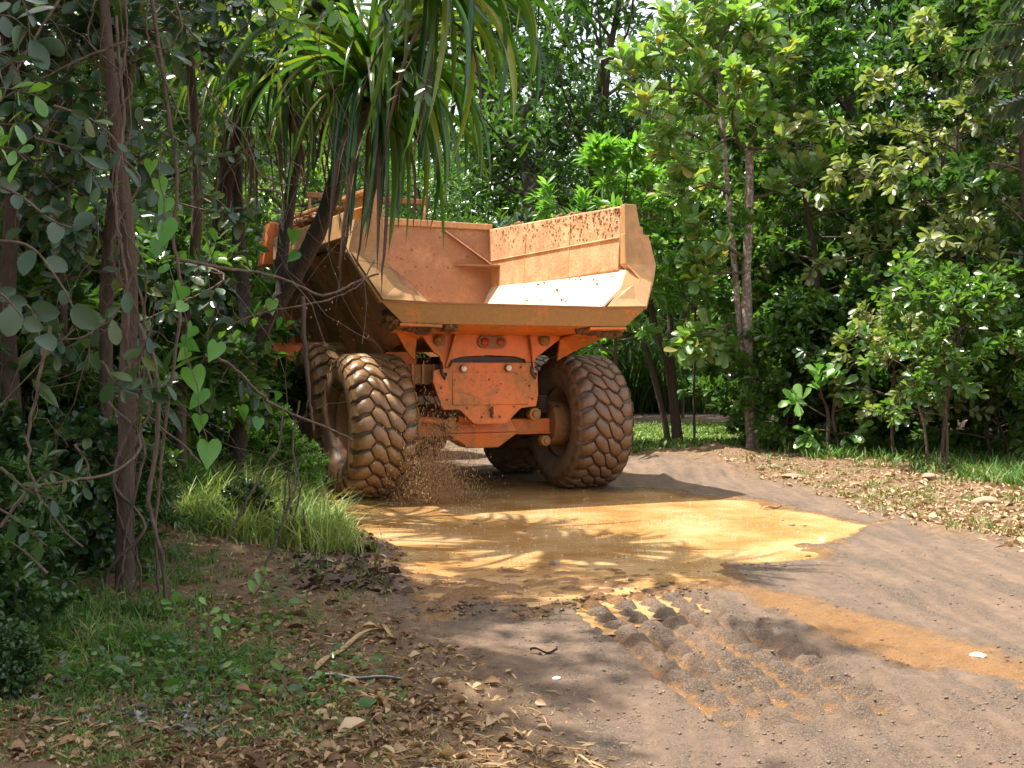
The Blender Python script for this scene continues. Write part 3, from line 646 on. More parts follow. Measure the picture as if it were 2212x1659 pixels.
for s in (-1, 1): MB().loft([[(s * .9, 5.2, 2.0), (s * 1.75, 5.2, 1.5), (s * 1.75, 5.25, 1.55), (s * .9, 5.25, 2.05)], [(s * .9, 5.9, 2.15), (s * 1.75, 5.9, 2.1), (s * 1.75, 5.9, 2.16), (s * .9, 5.9, 2.2)],
                              [(s * .9, 7.1, 2.0), (s * 1.75, 7.1, 1.95), (s * 1.75, 7.1, 2.0), (s * .9, 7.1, 2.05)]]).build('front_mudguard', M['orange'], TR, .02)

# mud spray thrown up by the left rear tyre
NS = 15000
ang = math.radians(23.4); rx = np.array([math.cos(ang), math.sin(ang)]); fy = np.array([-math.sin(ang), math.cos(ang)])
t = rng.random(NS) ** .75; lx = -1.40 + rng.normal(.28, .22, NS) + np.abs(rng.normal(0, .22, NS)); lz = np.abs(rng.normal(0, .42, NS)) * (1.25 - .35 * np.clip(np.abs(lx + 1.1), 0, 1.5)) + .01
ly = -.45 - .75 * rng.random(NS)
k2 = int(NS * .012); lx[:k2] = rng.uniform(-2.2, -.9, k2); lz[:k2] = rng.uniform(1.7, 2.9, k2); ly[:k2] = rng.uniform(-1.3, .6, k2)
ctr = np.array([-.45, 14.357])[None] + lx[:, None] * rx + ly[:, None] * fy
ctr = np.c_[ctr, lz]; sz = .0015 + .0045 * rng.random(NS) ** 3
oct_ = np.array([(1, 0, 0), (-1, 0, 0), (0, 1, 0), (0, -1, 0), (0, 0, 1), (0, 0, -1)], float)
of = np.array([(0, 2, 4), (2, 1, 4), (1, 3, 4), (3, 0, 4), (2, 0, 5), (1, 2, 5), (3, 1, 5), (0, 3, 5)])
dd = np.c_[rng.normal(.10, .15, NS), rng.normal(0, .1, NS), np.ones(NS)]; st_ = 1 + 4.5 * rng.random(NS)
V = oct_[None] * sz[:, None, None]; V = V + (V[:, :, 2:3] * (st_[:, None, None] - 1)) * dd[:, None, :] + ctr[:, None, :]
sm = mesh_np('mud_spray', V.reshape(-1, 3), (of[None] + 6 * np.arange(NS)[:, None, None]).ravel(), np.full(NS * 8, 3), M['spray'], None, True)
tag(new_obj('mud_spray', sm), kind='stuff')
tag(sc.objects['mud_spray'], 'spray of small brown mud drops thrown up beside the left rear tyre', 'mud spray')
tag(sc.objects['ground'], 'brown dirt road and leaf-littered verges under the trees', 'ground')
tag(sc.objects['puddle'], 'wide orange muddy puddle across the dirt road behind the truck', 'puddle')

# ------------------------------------------------------------------ leaves
def tmpl(stations, droop=.18, fold=.12, wave=0, sag=1.5):
    """leaf along +y, stations [(t, halfwidth)] between base and tip"""
    vs = [(0, 0, 0)]; n_ = len(stations)
    for t, h in stations:
        z = -droop * t ** sag; vs += [(0, t, z), (-h, t + .01, z + h * fold * 2 + wave * math.sin(t * 9)), (h, t + .01, z + h * fold * 2 - wave * math.sin(t * 7))]
    vs.append((0, 1, -droop)); tip = len(vs) - 1; fs = [(0, 1, 2), (0, 3, 1)]
    for i in range(n_ - 1):
        a = 1 + 3 * i; b_ = a + 3; fs += [(a, b_, b_ + 1, a + 1), (a, a + 2, b_ + 2, b_)]
    a = 1 + 3 * (n_ - 1); fs += [(a, tip, a + 1), (a, a + 2, tip)]
    return np.array(vs, float), fs
T = {
    'oval': tmpl([(.18, .12), (.45, .23), (.72, .24), (.92, .13)], .16, .14),
    'obov': tmpl([(.25, .10), (.5, .20), (.75, .27), (.93, .17)], .22, .16, .015),
    'round': tmpl([(.10, .22), (.35, .37), (.65, .36), (.90, .20)], .22, .18, .02),
    'lance': tmpl([(.2, .10), (.45, .155), (.75, .11)], .28, .2),
    'lo': tmpl([(.55, .24)], .15, .18),
    'lolance': tmpl([(.5, .15)], .2, .2),
    'lin': tmpl([(.3, .045), (.65, .04)], .45, .3),
    'curl': tmpl([(.2, .20), (.55, .30), (.85, .18)], .10, .55, .03),
}
hv = [(0, 0, 0), (0, .28, .01), (0, .6, -.02), (0, 1, -.14)]
hl = [(.16, -.17), (.36, -.15), (.48, .05), (.47, .26), (.33, .55), (.14, .80)]
hvs = [(0, -.02, 0), (0, .25, -.02), (0, .55, -.10), (0, .8, -.20), (0, 1, -.33)]
nL = []
for s in (-1, 1): nL += [(s * x, y, .38 * x - .05 * y - .25 * y * y) for x, y in hl]
hV = np.array(hvs + nL); hF = []
for s in (0, 6):
    o = 5 + s; ff = [(0, o, o + 1), (0, o + 1, o + 2, 1), (1, o + 2, o + 3), (1, o + 3, o + 4, 2), (2, o + 4, o + 5, 3), (3, o + 5, 4)]
    hF += ff if s else [f[::-1] for f in ff]
T['heart'] = (hV, hF)
def flat_faces(fs, nrep, nv):
    base = np.concatenate([np.array(f) for f in fs]); sz = np.array([len(f) for f in fs])
    return (base[None] + nv * np.arange(nrep)[:, None]).ravel(), np.tile(sz, nrep)
def frames(d, up, roll=None):
    d = d / np.linalg.norm(d, axis=1, keepdims=True)
    z = up - d * (d * up).sum(1, keepdims=True); z /= np.linalg.norm(z, axis=1, keepdims=True) + 1e-9
    x = np.cross(d, z)
    if roll is not None:
        c, s = np.cos(roll)[:, None], np.sin(roll)[:, None]; x, z = x * c + z * s, z * c - x * s
    return x, d, z
LEAF_CACHE = {}
def leaf_single(kind, mat):
    k = (kind, mat.name)
    if k not in LEAF_CACHE:
        vs, fs = T[kind]; pf, sz = flat_faces(fs, 1, len(vs))
        LEAF_CACHE[k] = mesh_np('leaf', vs, pf, sz, mat, {'tint': np.zeros(len(vs)), 'ind': np.ones(len(vs))}, True)
    return LEAF_CACHE[k]
def leaf_mesh(name, kind, mat, pos, X_, Y_, Z_, size, tint):
    vs, fs = T[kind]; N = len(pos); sz_ = size if size.ndim == 2 else np.repeat(size[:, None], 3, 1)
    V = pos[:, None] + (vs[None, :, 0:1] * sz_[:, None, 0:1]) * X_[:, None] + (vs[None, :, 1:2] * sz_[:, None, 1:2]) * Y_[:, None] + (vs[None, :, 2:3] * sz_[:, None, 2:3]) * Z_[:, None]
    pf, sz = flat_faces(fs, N, len(vs))
    return mesh_np(name, V.reshape(-1, 3), pf, sz, mat, {'tint': np.repeat(tint, len(vs)), 'ind': np.zeros(N * len(vs))}, True)
def add_leaves(root, kind, mat, pos, dirs, up, size, tint, n_ind=0, part='foliage', leafname='leaf', roll=.5, lo=None, r=rng):
    """leaves of one plant: the n_ind that show largest as objects, the rest one 'stuff' part. World coordinates, root unrotated."""
    N = len(pos); rl = r.normal(0, roll, N); X_, Y_, Z_ = frames(dirs, up, rl)
    org = np.array(root.location); vis = np.zeros(N)
    u = CX + F * pos[:, 0] / np.maximum(pos[:, 1], .1); v = HZ - F * (pos[:, 2] - EYE) / np.maximum(pos[:, 1], .1)
    vis = np.where((u > -30) & (u < 2240) & (v > -30) & (v < 1690) & (pos[:, 1] > .3), size / np.maximum(pos[:, 1], .3) ** 1.6, -1)
    # favour leaves towards the camera side of the crown
    order = np.argsort(-vis)[:n_ind] if n_ind else np.zeros(0, int); order = order[vis[order] > 0] if len(order) else order
    if len(order):
        me = leaf_single(kind, mat)
        for i in order:
            o = bpy.data.objects.new(leafname, me); col.objects.link(o); o.parent = root
            s = size[i]; p = pos[i] - org
            o.matrix_basis = Matrix(((X_[i][0] * s, Y_[i][0] * s, Z_[i][0] * s, p[0]), (X_[i][1] * s, Y_[i][1] * s, Z_[i][1] * s, p[1]), (X_[i][2] * s, Y_[i][2] * s, Z_[i][2] * s, p[2]), (0, 0, 0, 1)))
    keep = np.ones(N, bool); keep[order] = False
    if keep.any():
        me = leaf_mesh(part, lo or kind, mat, pos[keep] - org, X_[keep], Y_[keep], Z_[keep], size[keep], tint[keep])
        tag(new_obj(part, me, root), kind='stuff')
def curve(p0, d0, L, n, r, wob=.12, grav=0.0, up=0.0):
    pts = [np.array(p0, float)]; d = np.array(d0, float); d /= np.linalg.norm(d); st = L / n
    for i in range(n):
        d = d + r.normal(0, wob, 3) + np.array([0, 0, up - grav]); d /= np.linalg.norm(d); pts.append(pts[-1] + d * st)
    return pts
def skeleton(base, H, R, n1, n2, n3, c0=.25, rise=.5, droop=.03, trunk=None, tr=.06, r=rng, lean=(0, 0), shape=None, twigL=.45):
    """returns tubes [(pts, r0, r1)] and rosettes (pos, dir)"""
    tubes = []; ro = []
    base = np.array(base, float)
    if trunk is None:
        tp = curve(base, (lean[0], lean[1], 1), H, 9, r, .07, 0, .05)
    else: tp = [np.array(q, float) for q in trunk]
    tubes.append((tp, tr, tr * .25))
    seg = np.array(tp); ln = np.r_[0, np.cumsum(np.linalg.norm(np.diff(seg, axis=0), axis=1))]; ln /= ln[-1]
    def at(t): return np.array([np.interp(t, ln, seg[:, k]) for k in range(3)])
    ga = r.random() * 6.28
    for i in range(n1):
        t = c0 + (1 - c0) * (i + r.random() * .8) / n1; p = at(min(t, .995)); ga += 2.4 + r.normal(0, .35)
        k = (t - c0) / (1 - c0 + 1e-6); sh = shape(k) if shape else (math.sin(math.pi * min(1, .25 + .75 * k)) * .75 + .35)
        el = rise + .5 * k + r.normal(0, .15); d = (math.cos(ga) * math.cos(el), math.sin(ga) * math.cos(el), math.sin(el))
        L = R * sh * r.uniform(.75, 1.2); lp = curve(p, d, L, 6, r, .13, droop)
        tubes.append((lp, max(.006, tr * .38 * (1 - .5 * k)), .004))
        for j in range(n2):
            q = .2 + .8 * (j + r.random()) / n2; f = q * 6; a = min(int(f), 5); pp = lp[a] + (lp[a + 1] - lp[a]) * (f - a)
            dd = (lp[a + 1] - lp[a]); dd = dd / np.linalg.norm(dd) + r.normal(0, .75, 3) + np.array([0, 0, .1]); 
            tl = twigL * r.uniform(.5, 1.2) * (1.1 - .4 * q); tp2 = curve(pp, dd, tl, 3, r, .15, droop)
            tubes.append((tp2, .005, .0025))
            for m_ in range(n3):
                f2 = 3 * (1 - .75 * m_ / max(1, n3)); a2 = min(int(f2), 2); p2 = tp2[a2] + (tp2[a2 + 1] - tp2[a2]) * (f2 - a2)
                d2 = tp2[a2 + 1] - tp2[a2]; ro.append((p2, d2 / np.linalg.norm(d2)))
        ro.append((lp[-1], (lp[-1] - lp[-2]) / np.linalg.norm(lp[-1] - lp[-2])))
    ro.append((tp[-1], np.array([0, 0, 1.0])))
    return tubes, np.array([q[0] for q in ro]), np.array([q[1] for q in ro])
def rosettes(P0, D0, k, size, spread=1.0, jit=.25, r=rng, upbias=.25, down=0.0, svar=.25):
    N = len(P0); t1 = np.cross(D0, r.normal(size=(N, 3))); t1 /= np.linalg.norm(t1, axis=1, keepdims=True); t2 = np.cross(D0, t1)
    pos, dirs = [], []
    for j in range(k):
        a = 2 * math.pi * j / k + r.random(N) * 1.0; el = spread * (.65 + .5 * r.random(N))
        d = D0 * np.cos(el)[:, None] + (t1 * np.cos(a)[:, None] + t2 * np.sin(a)[:, None]) * np.sin(el)[:, None]
        d = d + r.normal(0, jit, (N, 3)) * .5; d[:, 2] += upbias * .5 - down; d /= np.linalg.norm(d, axis=1, keepdims=True)
        pos.append(P0 + D0 * (r.random(N)[:, None] - .7) * size * .5 + d * .01); dirs.append(d)
    pos = np.concatenate(pos); dirs = np.concatenate(dirs); n = len(pos)
    return pos, dirs, size * (1 - svar + 2 * svar * r.random(n))
def tubes_build(name, tubes, mat, root, k=6, minr=0.0):
    """limbs as one mesh (root-relative)"""
    org = np.array(root.location); VV = []; FF = []; o = 0
    for pts, r0, r1 in tubes:
        if r0 < minr: continue
        pts = np.array(pts) - org; n = len(pts); kk = k if r0 > .02 else 4 if r0 > .006 else 3
        tan = np.gradient(pts, axis=0); tan /= np.linalg.norm(tan, axis=1, keepdims=True) + 1e-9
        ref = np.array([.31, .17, .93]) if abs(tan[0, 2]) < .8 else np.array([1., .1, 0]); u = np.cross(tan, ref); u /= np.linalg.norm(u, axis=1, keepdims=True) + 1e-9; w_ = np.cross(tan, u)
        rad = np.linspace(r0, r1, n)
        if r0 > .05: rad = rad * (1 + .22 * (vnoise(np.arange(n) * .8, np.full(n, r0 * 97.0), 3) - .5))
        a = np.arange(kk) * 2 * math.pi / kk
        ring = pts[:, None] + (u[:, None] * np.cos(a)[None, :, None] + w_[:, None] * np.sin(a)[None, :, None]) * rad[:, None, None]
        VV.append(ring.reshape(-1, 3)); i = np.arange(n - 1)[:, None] * kk; j = np.arange(kk)[None]; j2 = (j + 1) % kk
        FF.append((np.stack([i + j, i + j2, i + kk + j2, i + kk + j], -1).reshape(-1, 4) + o)); o += n * kk
    if not VV: return None
    FFc = np.concatenate(FF); me = mesh_np(name, np.concatenate(VV), FFc.ravel(), np.full(len(FFc), 4), mat, None, True)
    return new_obj(name, me, root)
def branches_build(tubes, thr, mat, root, k=5):
    cur = []
    for t in list(tubes) + [(None, 9, 0)]:
        if t[1] >= thr:
            if cur: tubes_build('branch', cur, mat, root, k)
            cur = [t]
        else: cur.append(t)
def smooth_path(pts, n=5):
    """Catmull-Rom through points"""
    P_ = [np.array(q, float) for q in pts]; P_ = [2 * P_[0] - P_[1]] + P_ + [2 * P_[-1] - P_[-2]]; out = []
    for i in range(1, len(P_) - 2):
        for j in range(n):
            t = j / n; a, b_, c, d = P_[i - 1:i + 3]
            out.append(.5 * (2 * b_ + (c - a) * t + (2 * a - 5 * b_ + 4 * c - d) * t * t + (3 * b_ - a - 3 * c + d) * t ** 3))
    out.append(P_[-2]); return out
def plant(name, label, cat, base, H, R, n1, n2, n3, k, kind, mat, size, n_ind=0, bark='bark_brown', tr=.05, group=None, lo=None, seed=0, spread=1.0, down=0.0,
          c0=.2, rise=.5, droop=.03, trunk=None, stems=1, lean=(0, 0), twigL=.45, shape=None, roll=.5, part='crown', minr=0.0, upbias=.25):
    r = np.random.default_rng(seed + 100); root = thing(name, label, cat, base, 0, group)
    tubes = []; PP = []; DD = []
    for s in range(stems):
        b_ = np.array(base) + (r.normal(0, .10, 3) * (1, 1, 0) if stems > 1 else 0)
        ln = (lean[0] + (r.normal(0, .22) if stems > 1 else 0), lean[1] + (r.normal(0, .22) if stems > 1 else 0))
        tb, p_, d_ = skeleton(b_, H * (r.uniform(.75, 1) if stems > 1 else 1), R, n1, n2, n3, c0, rise, droop, trunk, tr, r, ln, shape, twigL)
        tubes += tb; PP.append(p_); DD.append(d_)
    tubes[0][0][0][2] -= .15
    if stems > 1:
        cur = []
        for t in tubes + [(None, tr, 0)]:
            if t[1] == tr:
                if cur: tubes_build('stem', cur[:1], M[bark], root, 8); tubes_build('branch', cur[1:], M['twig'], root, 5, minr)
                cur = [t]
            else: cur.append(t)
    else:
        tubes_build('trunk', tubes[:1], M[bark], root, 10)
        tubes_build('branch', tubes[1:], M[bark if tr > .1 else 'twig'], root, 5, minr)
    pos, dirs, sz = rosettes(np.concatenate(PP), np.concatenate(DD), k, size, spread, .25, r, upbias, down)
    up = np.tile([SUN.x * .5, SUN.y * .5, 1.0], (len(pos), 1)) + r.normal(0, .25, (len(pos), 3))
    tint = np.clip(r.random(len(pos)) * .75 + .25 * vnoise(pos[:, 0] * 1.5, pos[:, 2] * 1.5, seed), 0, 1)
    add_leaves(root, kind, M[mat], pos, dirs, up, sz, tint, n_ind, part, 'leaf', roll, lo, r)
    return root
def ground_at(u, v, Y=None):
    """base point seen at (u, v); with Y given the depth is fixed and the height comes from the terrain"""
    if Y is None: x, y = G(u, v)
    else: x, y = (u - CX) * Y / F, Y
    return (x, y, TZ(x, y))

# ------------------------------------------------------------------ distant wood: big trees in rows, each its own
def variant_tree(seed, H, R, mat, kind, size, n1=30, n2=10, n3=4, k=7, tr=.17, c0=.06, twigL=1.3):
    r = np.random.default_rng(seed); tb, P0, D0 = skeleton((0, 0, 0), H, R, n1, n2, n3, c0, .35, .02, None, tr, r, (0, 0), lambda q: .55 + .6 * math.sin(math.pi * min(1, .15 + .8 * q)), twigL)
    pos, dirs, sz = rosettes(P0, D0, k, size, 1.1, .3, r); pos = pos + r.normal(0, .16, pos.shape)
    up = np.tile([0, 0, 1.0], (len(pos), 1)) + r.normal(0, .45, (len(pos), 3)); X_, Y_, Z_ = frames(dirs, up, r.normal(0, .5, len(pos)))
    tint = np.clip(r.random(len(pos)) * .7 + .3 * vnoise(pos[:, 0], pos[:, 2], seed), 0, 1)
    cm = leaf_mesh('crown', kind, M[mat], pos, X_, Y_, Z_, sz, tint)
    root = thing('tree', None, None); t1 = tubes_build('trunk', tb[:1], M['bark_dark'], root, 9); t2 = tubes_build('limb', tb[1:], M['bark_dark'], root, 5, .01)
    d = (cm, t1.data, t2.data)
    for o in (t1, t2, root): bpy.data.objects.remove(o)
    return d
VT = [variant_tree(11, 10, 3.6, 'leaf_dark', 'lo', .26), variant_tree(12, 10, 3.2, 'leaf_mid', 'lo', .24), variant_tree(13, 10, 3.8, 'leaf_dark', 'lolance', .30),
      variant_tree(14, 10, 3.0, 'leaf_mid', 'lolance', .28), variant_tree(15, 10, 3.6, 'leaf_light', 'lo', .23)]
def place_tree(vi, x, y, s, rz, label, group, name='forest_tree', wide=1.0):
    cm, tm, lm = VT[vi]; root = thing(name, label, 'tree', (x, y, TZ(x, y) - .1), rz, group); root.scale = (s * wide, s * wide, s)
    tag(new_obj('crown', cm, root), kind='stuff'); new_obj('trunk', tm, root); new_obj('limb', lm, root)
    return root
def U(u, Y): return (u - CX) * Y / F
# visible middle-distance trees: (variant, u, depth, scale, label)
MID = [
    (0, 640, 30, 1.15, 'dark bushy tree beyond the truck body, seen between the hanging palm blades'),
    (3, 960, 27, .62, 'low leafy tree just above the front board of the truck body'),
    (0, 930, 38, 1.3, 'tall dark tree at the top centre, left of the bright sky gap'),
    (2, 1290, 36, 1.5, 'tall shaded tree at the top right of the sky gap'),
    (1, 1170, 42, 1.0, 'mid green tree low behind the thick forked trunk'),
    (2, 1400, 47, 1.3, 'dark tree behind the bright bush over the truck body'),
    (0, 1560, 47, 1.5, 'dark tree across the second dirt road behind the twin pale trunks'),
    (1, 1760, 30, 1.25, 'mid green tree behind the right hedge, left half'),
    (0, 1930, 27, 1.2, 'dark tree behind the pale-leaved sapling on the right'),
    (2, 2120, 25, 1.15, 'dark drooping tree at the back of the right edge'),
    (3, 2290, 22, 1.0, 'green tree partly cut off by the right edge of the picture'),
    (0, 820, 45, 1.4, 'far dark tree behind the palm crown at the top middle'),
    (1, 440, 25, .95, 'mid green tree seen far back between the left trunks'),
    (0, 240, 21, 1.05, 'dark tree deep in the left thicket behind the vine-hung trunk'),
    (2, 60, 17, 1.0, 'dark tree at the back of the left picture edge'),
    (3, 1190, 44, 1.35, 'mid green tree filling the view low between the thick forked limbs'),
    (4, 700, 36, .75, 'sunlit light green tree glimpsed behind the truck cab'),
]
for k_, (vi, u, Y_, s, lb) in enumerate(MID):
    place_tree(vi, U(u, Y_), Y_, s, k_ * 1.7, lb, 'trees standing in the wood behind the road')
# the wood further back: trees nobody tells apart
r_ = np.random.default_rng(5)
for row, (Y0, n_, sc0) in enumerate(((50, 11, 1.35), (62, 11, 1.5))):
    for i in range(n_):
        Y_ = Y0 + r_.uniform(-3, 3); u = -150 + 2500 * (i + .5) / n_ + r_.uniform(-70, 70)
        if 940 < u < 1290: continue
        place_tree(int(r_.integers(0, 4)), U(u, Y_), Y_, sc0 * r_.uniform(.85, 1.15), r_.uniform(0, 6), 'tall green tree in the far wood beyond the clearing', 'trees of the far wood')
# canopy trees over the left verge and behind the camera: they cast the shade there, some added unseen for it
def canopy_variant(seed, c0=.45, size=.17, mat='leaf_near', R=3.4):
    r = np.random.default_rng(seed); tb, P0, D0 = skeleton((0, 0, 0), 9, R, 26, 10, 4, c0, .25, .02, None, .16, r, (0, 0), lambda q: .8 + .4 * math.sin(math.pi * min(1, .15 + .8 * q)), 1.0)
    pos, dirs, sz = rosettes(P0, D0, 6, size, 1.1, .3, r); pos = pos + r.normal(0, .12, pos.shape)
    X_, Y_, Z_ = frames(dirs, np.tile([0, 0, 1.0], (len(pos), 1)) + r.normal(0, .4, (len(pos), 3)), r.normal(0, .5, len(pos)))
    cm = leaf_mesh('crown', 'oval', M[mat], pos, X_, Y_, Z_, sz, r.random(len(pos))); root = thing('tree', None, None)
    t1 = tubes_build('trunk', tb[:1], M['bark_dark'], root, 9); t2 = tubes_build('limb', tb[1:], M['bark_dark'], root, 5, .004); d = (cm, t1.data, t2.data)
    for o in (t1, t2, root): bpy.data.objects.remove(o)
    return d
VT.append(canopy_variant(31)); VT.append(canopy_variant(32, .38, .19, 'leaf_dark', 3.0))
for vi, x, y, s, rz, lb in ((5, -6.6, 8.4, 1.0, .4, 'dark-trunked canopy tree in the middle of the left thicket'),
                            (6, -10.4, 13.0, 1.0, 2, 'tall canopy tree at the back of the left thicket'),
                            (5, -6.0, 6.4, 1.0, 3.3, 'dark tree just beyond the left picture edge'),
                            (6, -8.6, 17.5, .9, 4.0, 'dark tree far back in the left thicket behind the palms'),
                            (6, -8.4, 9.6, 1.05, 5.5, 'added canopy tree, unseen beyond the left edge, darkening the thicket'),
                            (5, -6.2, -1.6, 1.0, 2.5, 'added canopy tree, unseen behind the camera on the left, blocking light'),
                            (6, -6.2, 4.4, 1.05, 1.5, 'added canopy tree, unseen left of the camera, shading the thicket edge'),
                            (5, -6.4, 2.2, 1.0, 5, 'tree behind the camera on the left that shades the near verge')):
    place_tree(vi, x, y, s, rz, lb, 'shade trees of the left verge', 'shade_tree')

# ------------------------------------------------------------------ right side: the named trees and shrubs of the hedge
g = lambda u, v, Y=None: ground_at(u, v, Y)
def pts_at(lst): return [P(u, v, Y_) for u, v, Y_ in lst]
# twin-trunked tree with big pale green leaves
b_ = g(1632, 985); root = thing('tree', 'slender tree with two pale blotched trunks and big light green leaves, right of the truck', 'tree', b_)
Yb = b_[1]
tA = smooth_path([np.array(b_) + (0, 0, -.1)] + [np.array(P(u, v, Yb)) for u, v in ((1626, 900), (1620, 800), (1612, 620), (1616, 480), (1618, 350), (1612, 322))], 4)
tB = smooth_path([np.array(b_) + (-.10, .02, -.1)] + [np.array(P(u, v, Yb + .1)) for u, v in ((1617, 900), (1600, 740), (1585, 560), (1572, 420), (1560, 270), (1552, 170))], 4)
tubes_build('trunk', [(tA, .115, .07)], M['bark_light'], root, 12); tubes_build('trunk', [(tB, .075, .035)], M['bark_light'], root, 10)
r = np.random.default_rng(21); tubes = []; PP = []; DD = []
def limb(path, r0, r1, n2, n3, tl, rr_=r, n=4):
    pt = smooth_path([np.array(P(*q)) for q in path], n); tubes.append((pt, r0, r1)); m_ = len(pt)
    for j in range(n2):
        i = int(m_ * (.3 + .68 * (j + rr_.random()) / n2)); i = min(i, m_ - 2); d = pt[i + 1] - pt[i]; d = d / np.linalg.norm(d) + rr_.normal(0, .7, 3); d[2] += .25
        tw = curve(pt[i], d, tl * rr_.uniform(.4, 1.1), 3, rr_, .15, 0); tubes.append((tw, .007, .003))
        for k_ in range(n3):
            f = 3 - k_ * 1.0; a = min(int(f), 2); PP.append(tw[a] + (tw[a + 1] - tw[a]) * (f - a)); d2 = tw[a + 1] - tw[a]; DD.append(d2 / np.linalg.norm(d2))
    PP.append(pt[-1]); d = pt[-1] - pt[-2]; DD.append(d / np.linalg.norm(d))
Y0 = Yb
for path in (
    [(1615, 330, Y0), (1580, 300, Y0), (1520, 330, Y0 - .4), (1440, 345, Y0 - .8)], [(1612, 325, Y0), (1640, 270, Y0), (1665, 200, Y0 - .3), (1700, 120, Y0 - .4)],
    [(1618, 430, Y0), (1670, 418, Y0 - .2), (1760, 380, Y0 - .6)], [(1560, 300, Y0), (1530, 230, Y0), (1470, 160, Y0 - .5), (1420, 110, Y0 - .7)],
    [(1552, 180, Y0), (1545, 120, Y0), (1570, 50, Y0 - .3)], [(1556, 220, Y0), (1600, 150, Y0), (1640, 90, Y0 - .5)], [(1552, 170, Y0), (1500, 110, Y0 - .3), (1450, 60, Y0 - .6)],
    [(1575, 420, Y0), (1530, 400, Y0 - .3), (1470, 420, Y0 - .6)], [(1612, 560, Y0), (1560, 530, Y0 - .2), (1500, 500, Y0 - .5)], [(1614, 590, Y0), (1560, 590, Y0 - .3), (1500, 585, Y0 - .4)],
    [(1590, 720, Y0), (1575, 700, Y0 - .1), (1540, 718, Y0 - .3), (1480, 725, Y0 - .6)], [(1560, 350, Y0), (1510, 300, Y0 - .5), (1440, 270, Y0 - .9), (1380, 240, Y0 - 1.1)],
    [(1556, 240, Y0), (1490, 200, Y0 - .4), (1400, 190, Y0 - .8), (1340, 150, Y0 - 1)], [(1610, 320, Y0), (1660, 320, Y0 - .5), (1740, 290, Y0 - .8)], [(1600, 325, Y0), (1580, 250, Y0 - .8), (1610, 180, Y0 - 1.2)],
    [(1552, 180, Y0), (1530, 60, Y0), (1480, -20, Y0)], [(1552, 170, Y0), (1620, 40, Y0 - .2), (1680, -30, Y0)]):
    limb(path, .035, .010, 9, 2, .55)
branches_build(tubes, .03, M['twig'], root, 7)
P0, D0 = np.array(PP), np.array(DD); D0[:, 2] += .5; D0 /= np.linalg.norm(D0, axis=1, keepdims=True)
pos, dirs, sz = rosettes(P0, D0, 7, .27, .85, .25, r, .3)
up = np.tile([SUN.x, SUN.y - .5, 1.0], (len(pos), 1)) + r.normal(0, .25, (len(pos), 3))
add_leaves(root, 'obov', M['leaf_light'], pos, dirs, up, sz, np.clip(r.random(len(pos)) ** 1.4 * .9, 0, 1), 300, 'crown', 'leaf', .4, None, r)

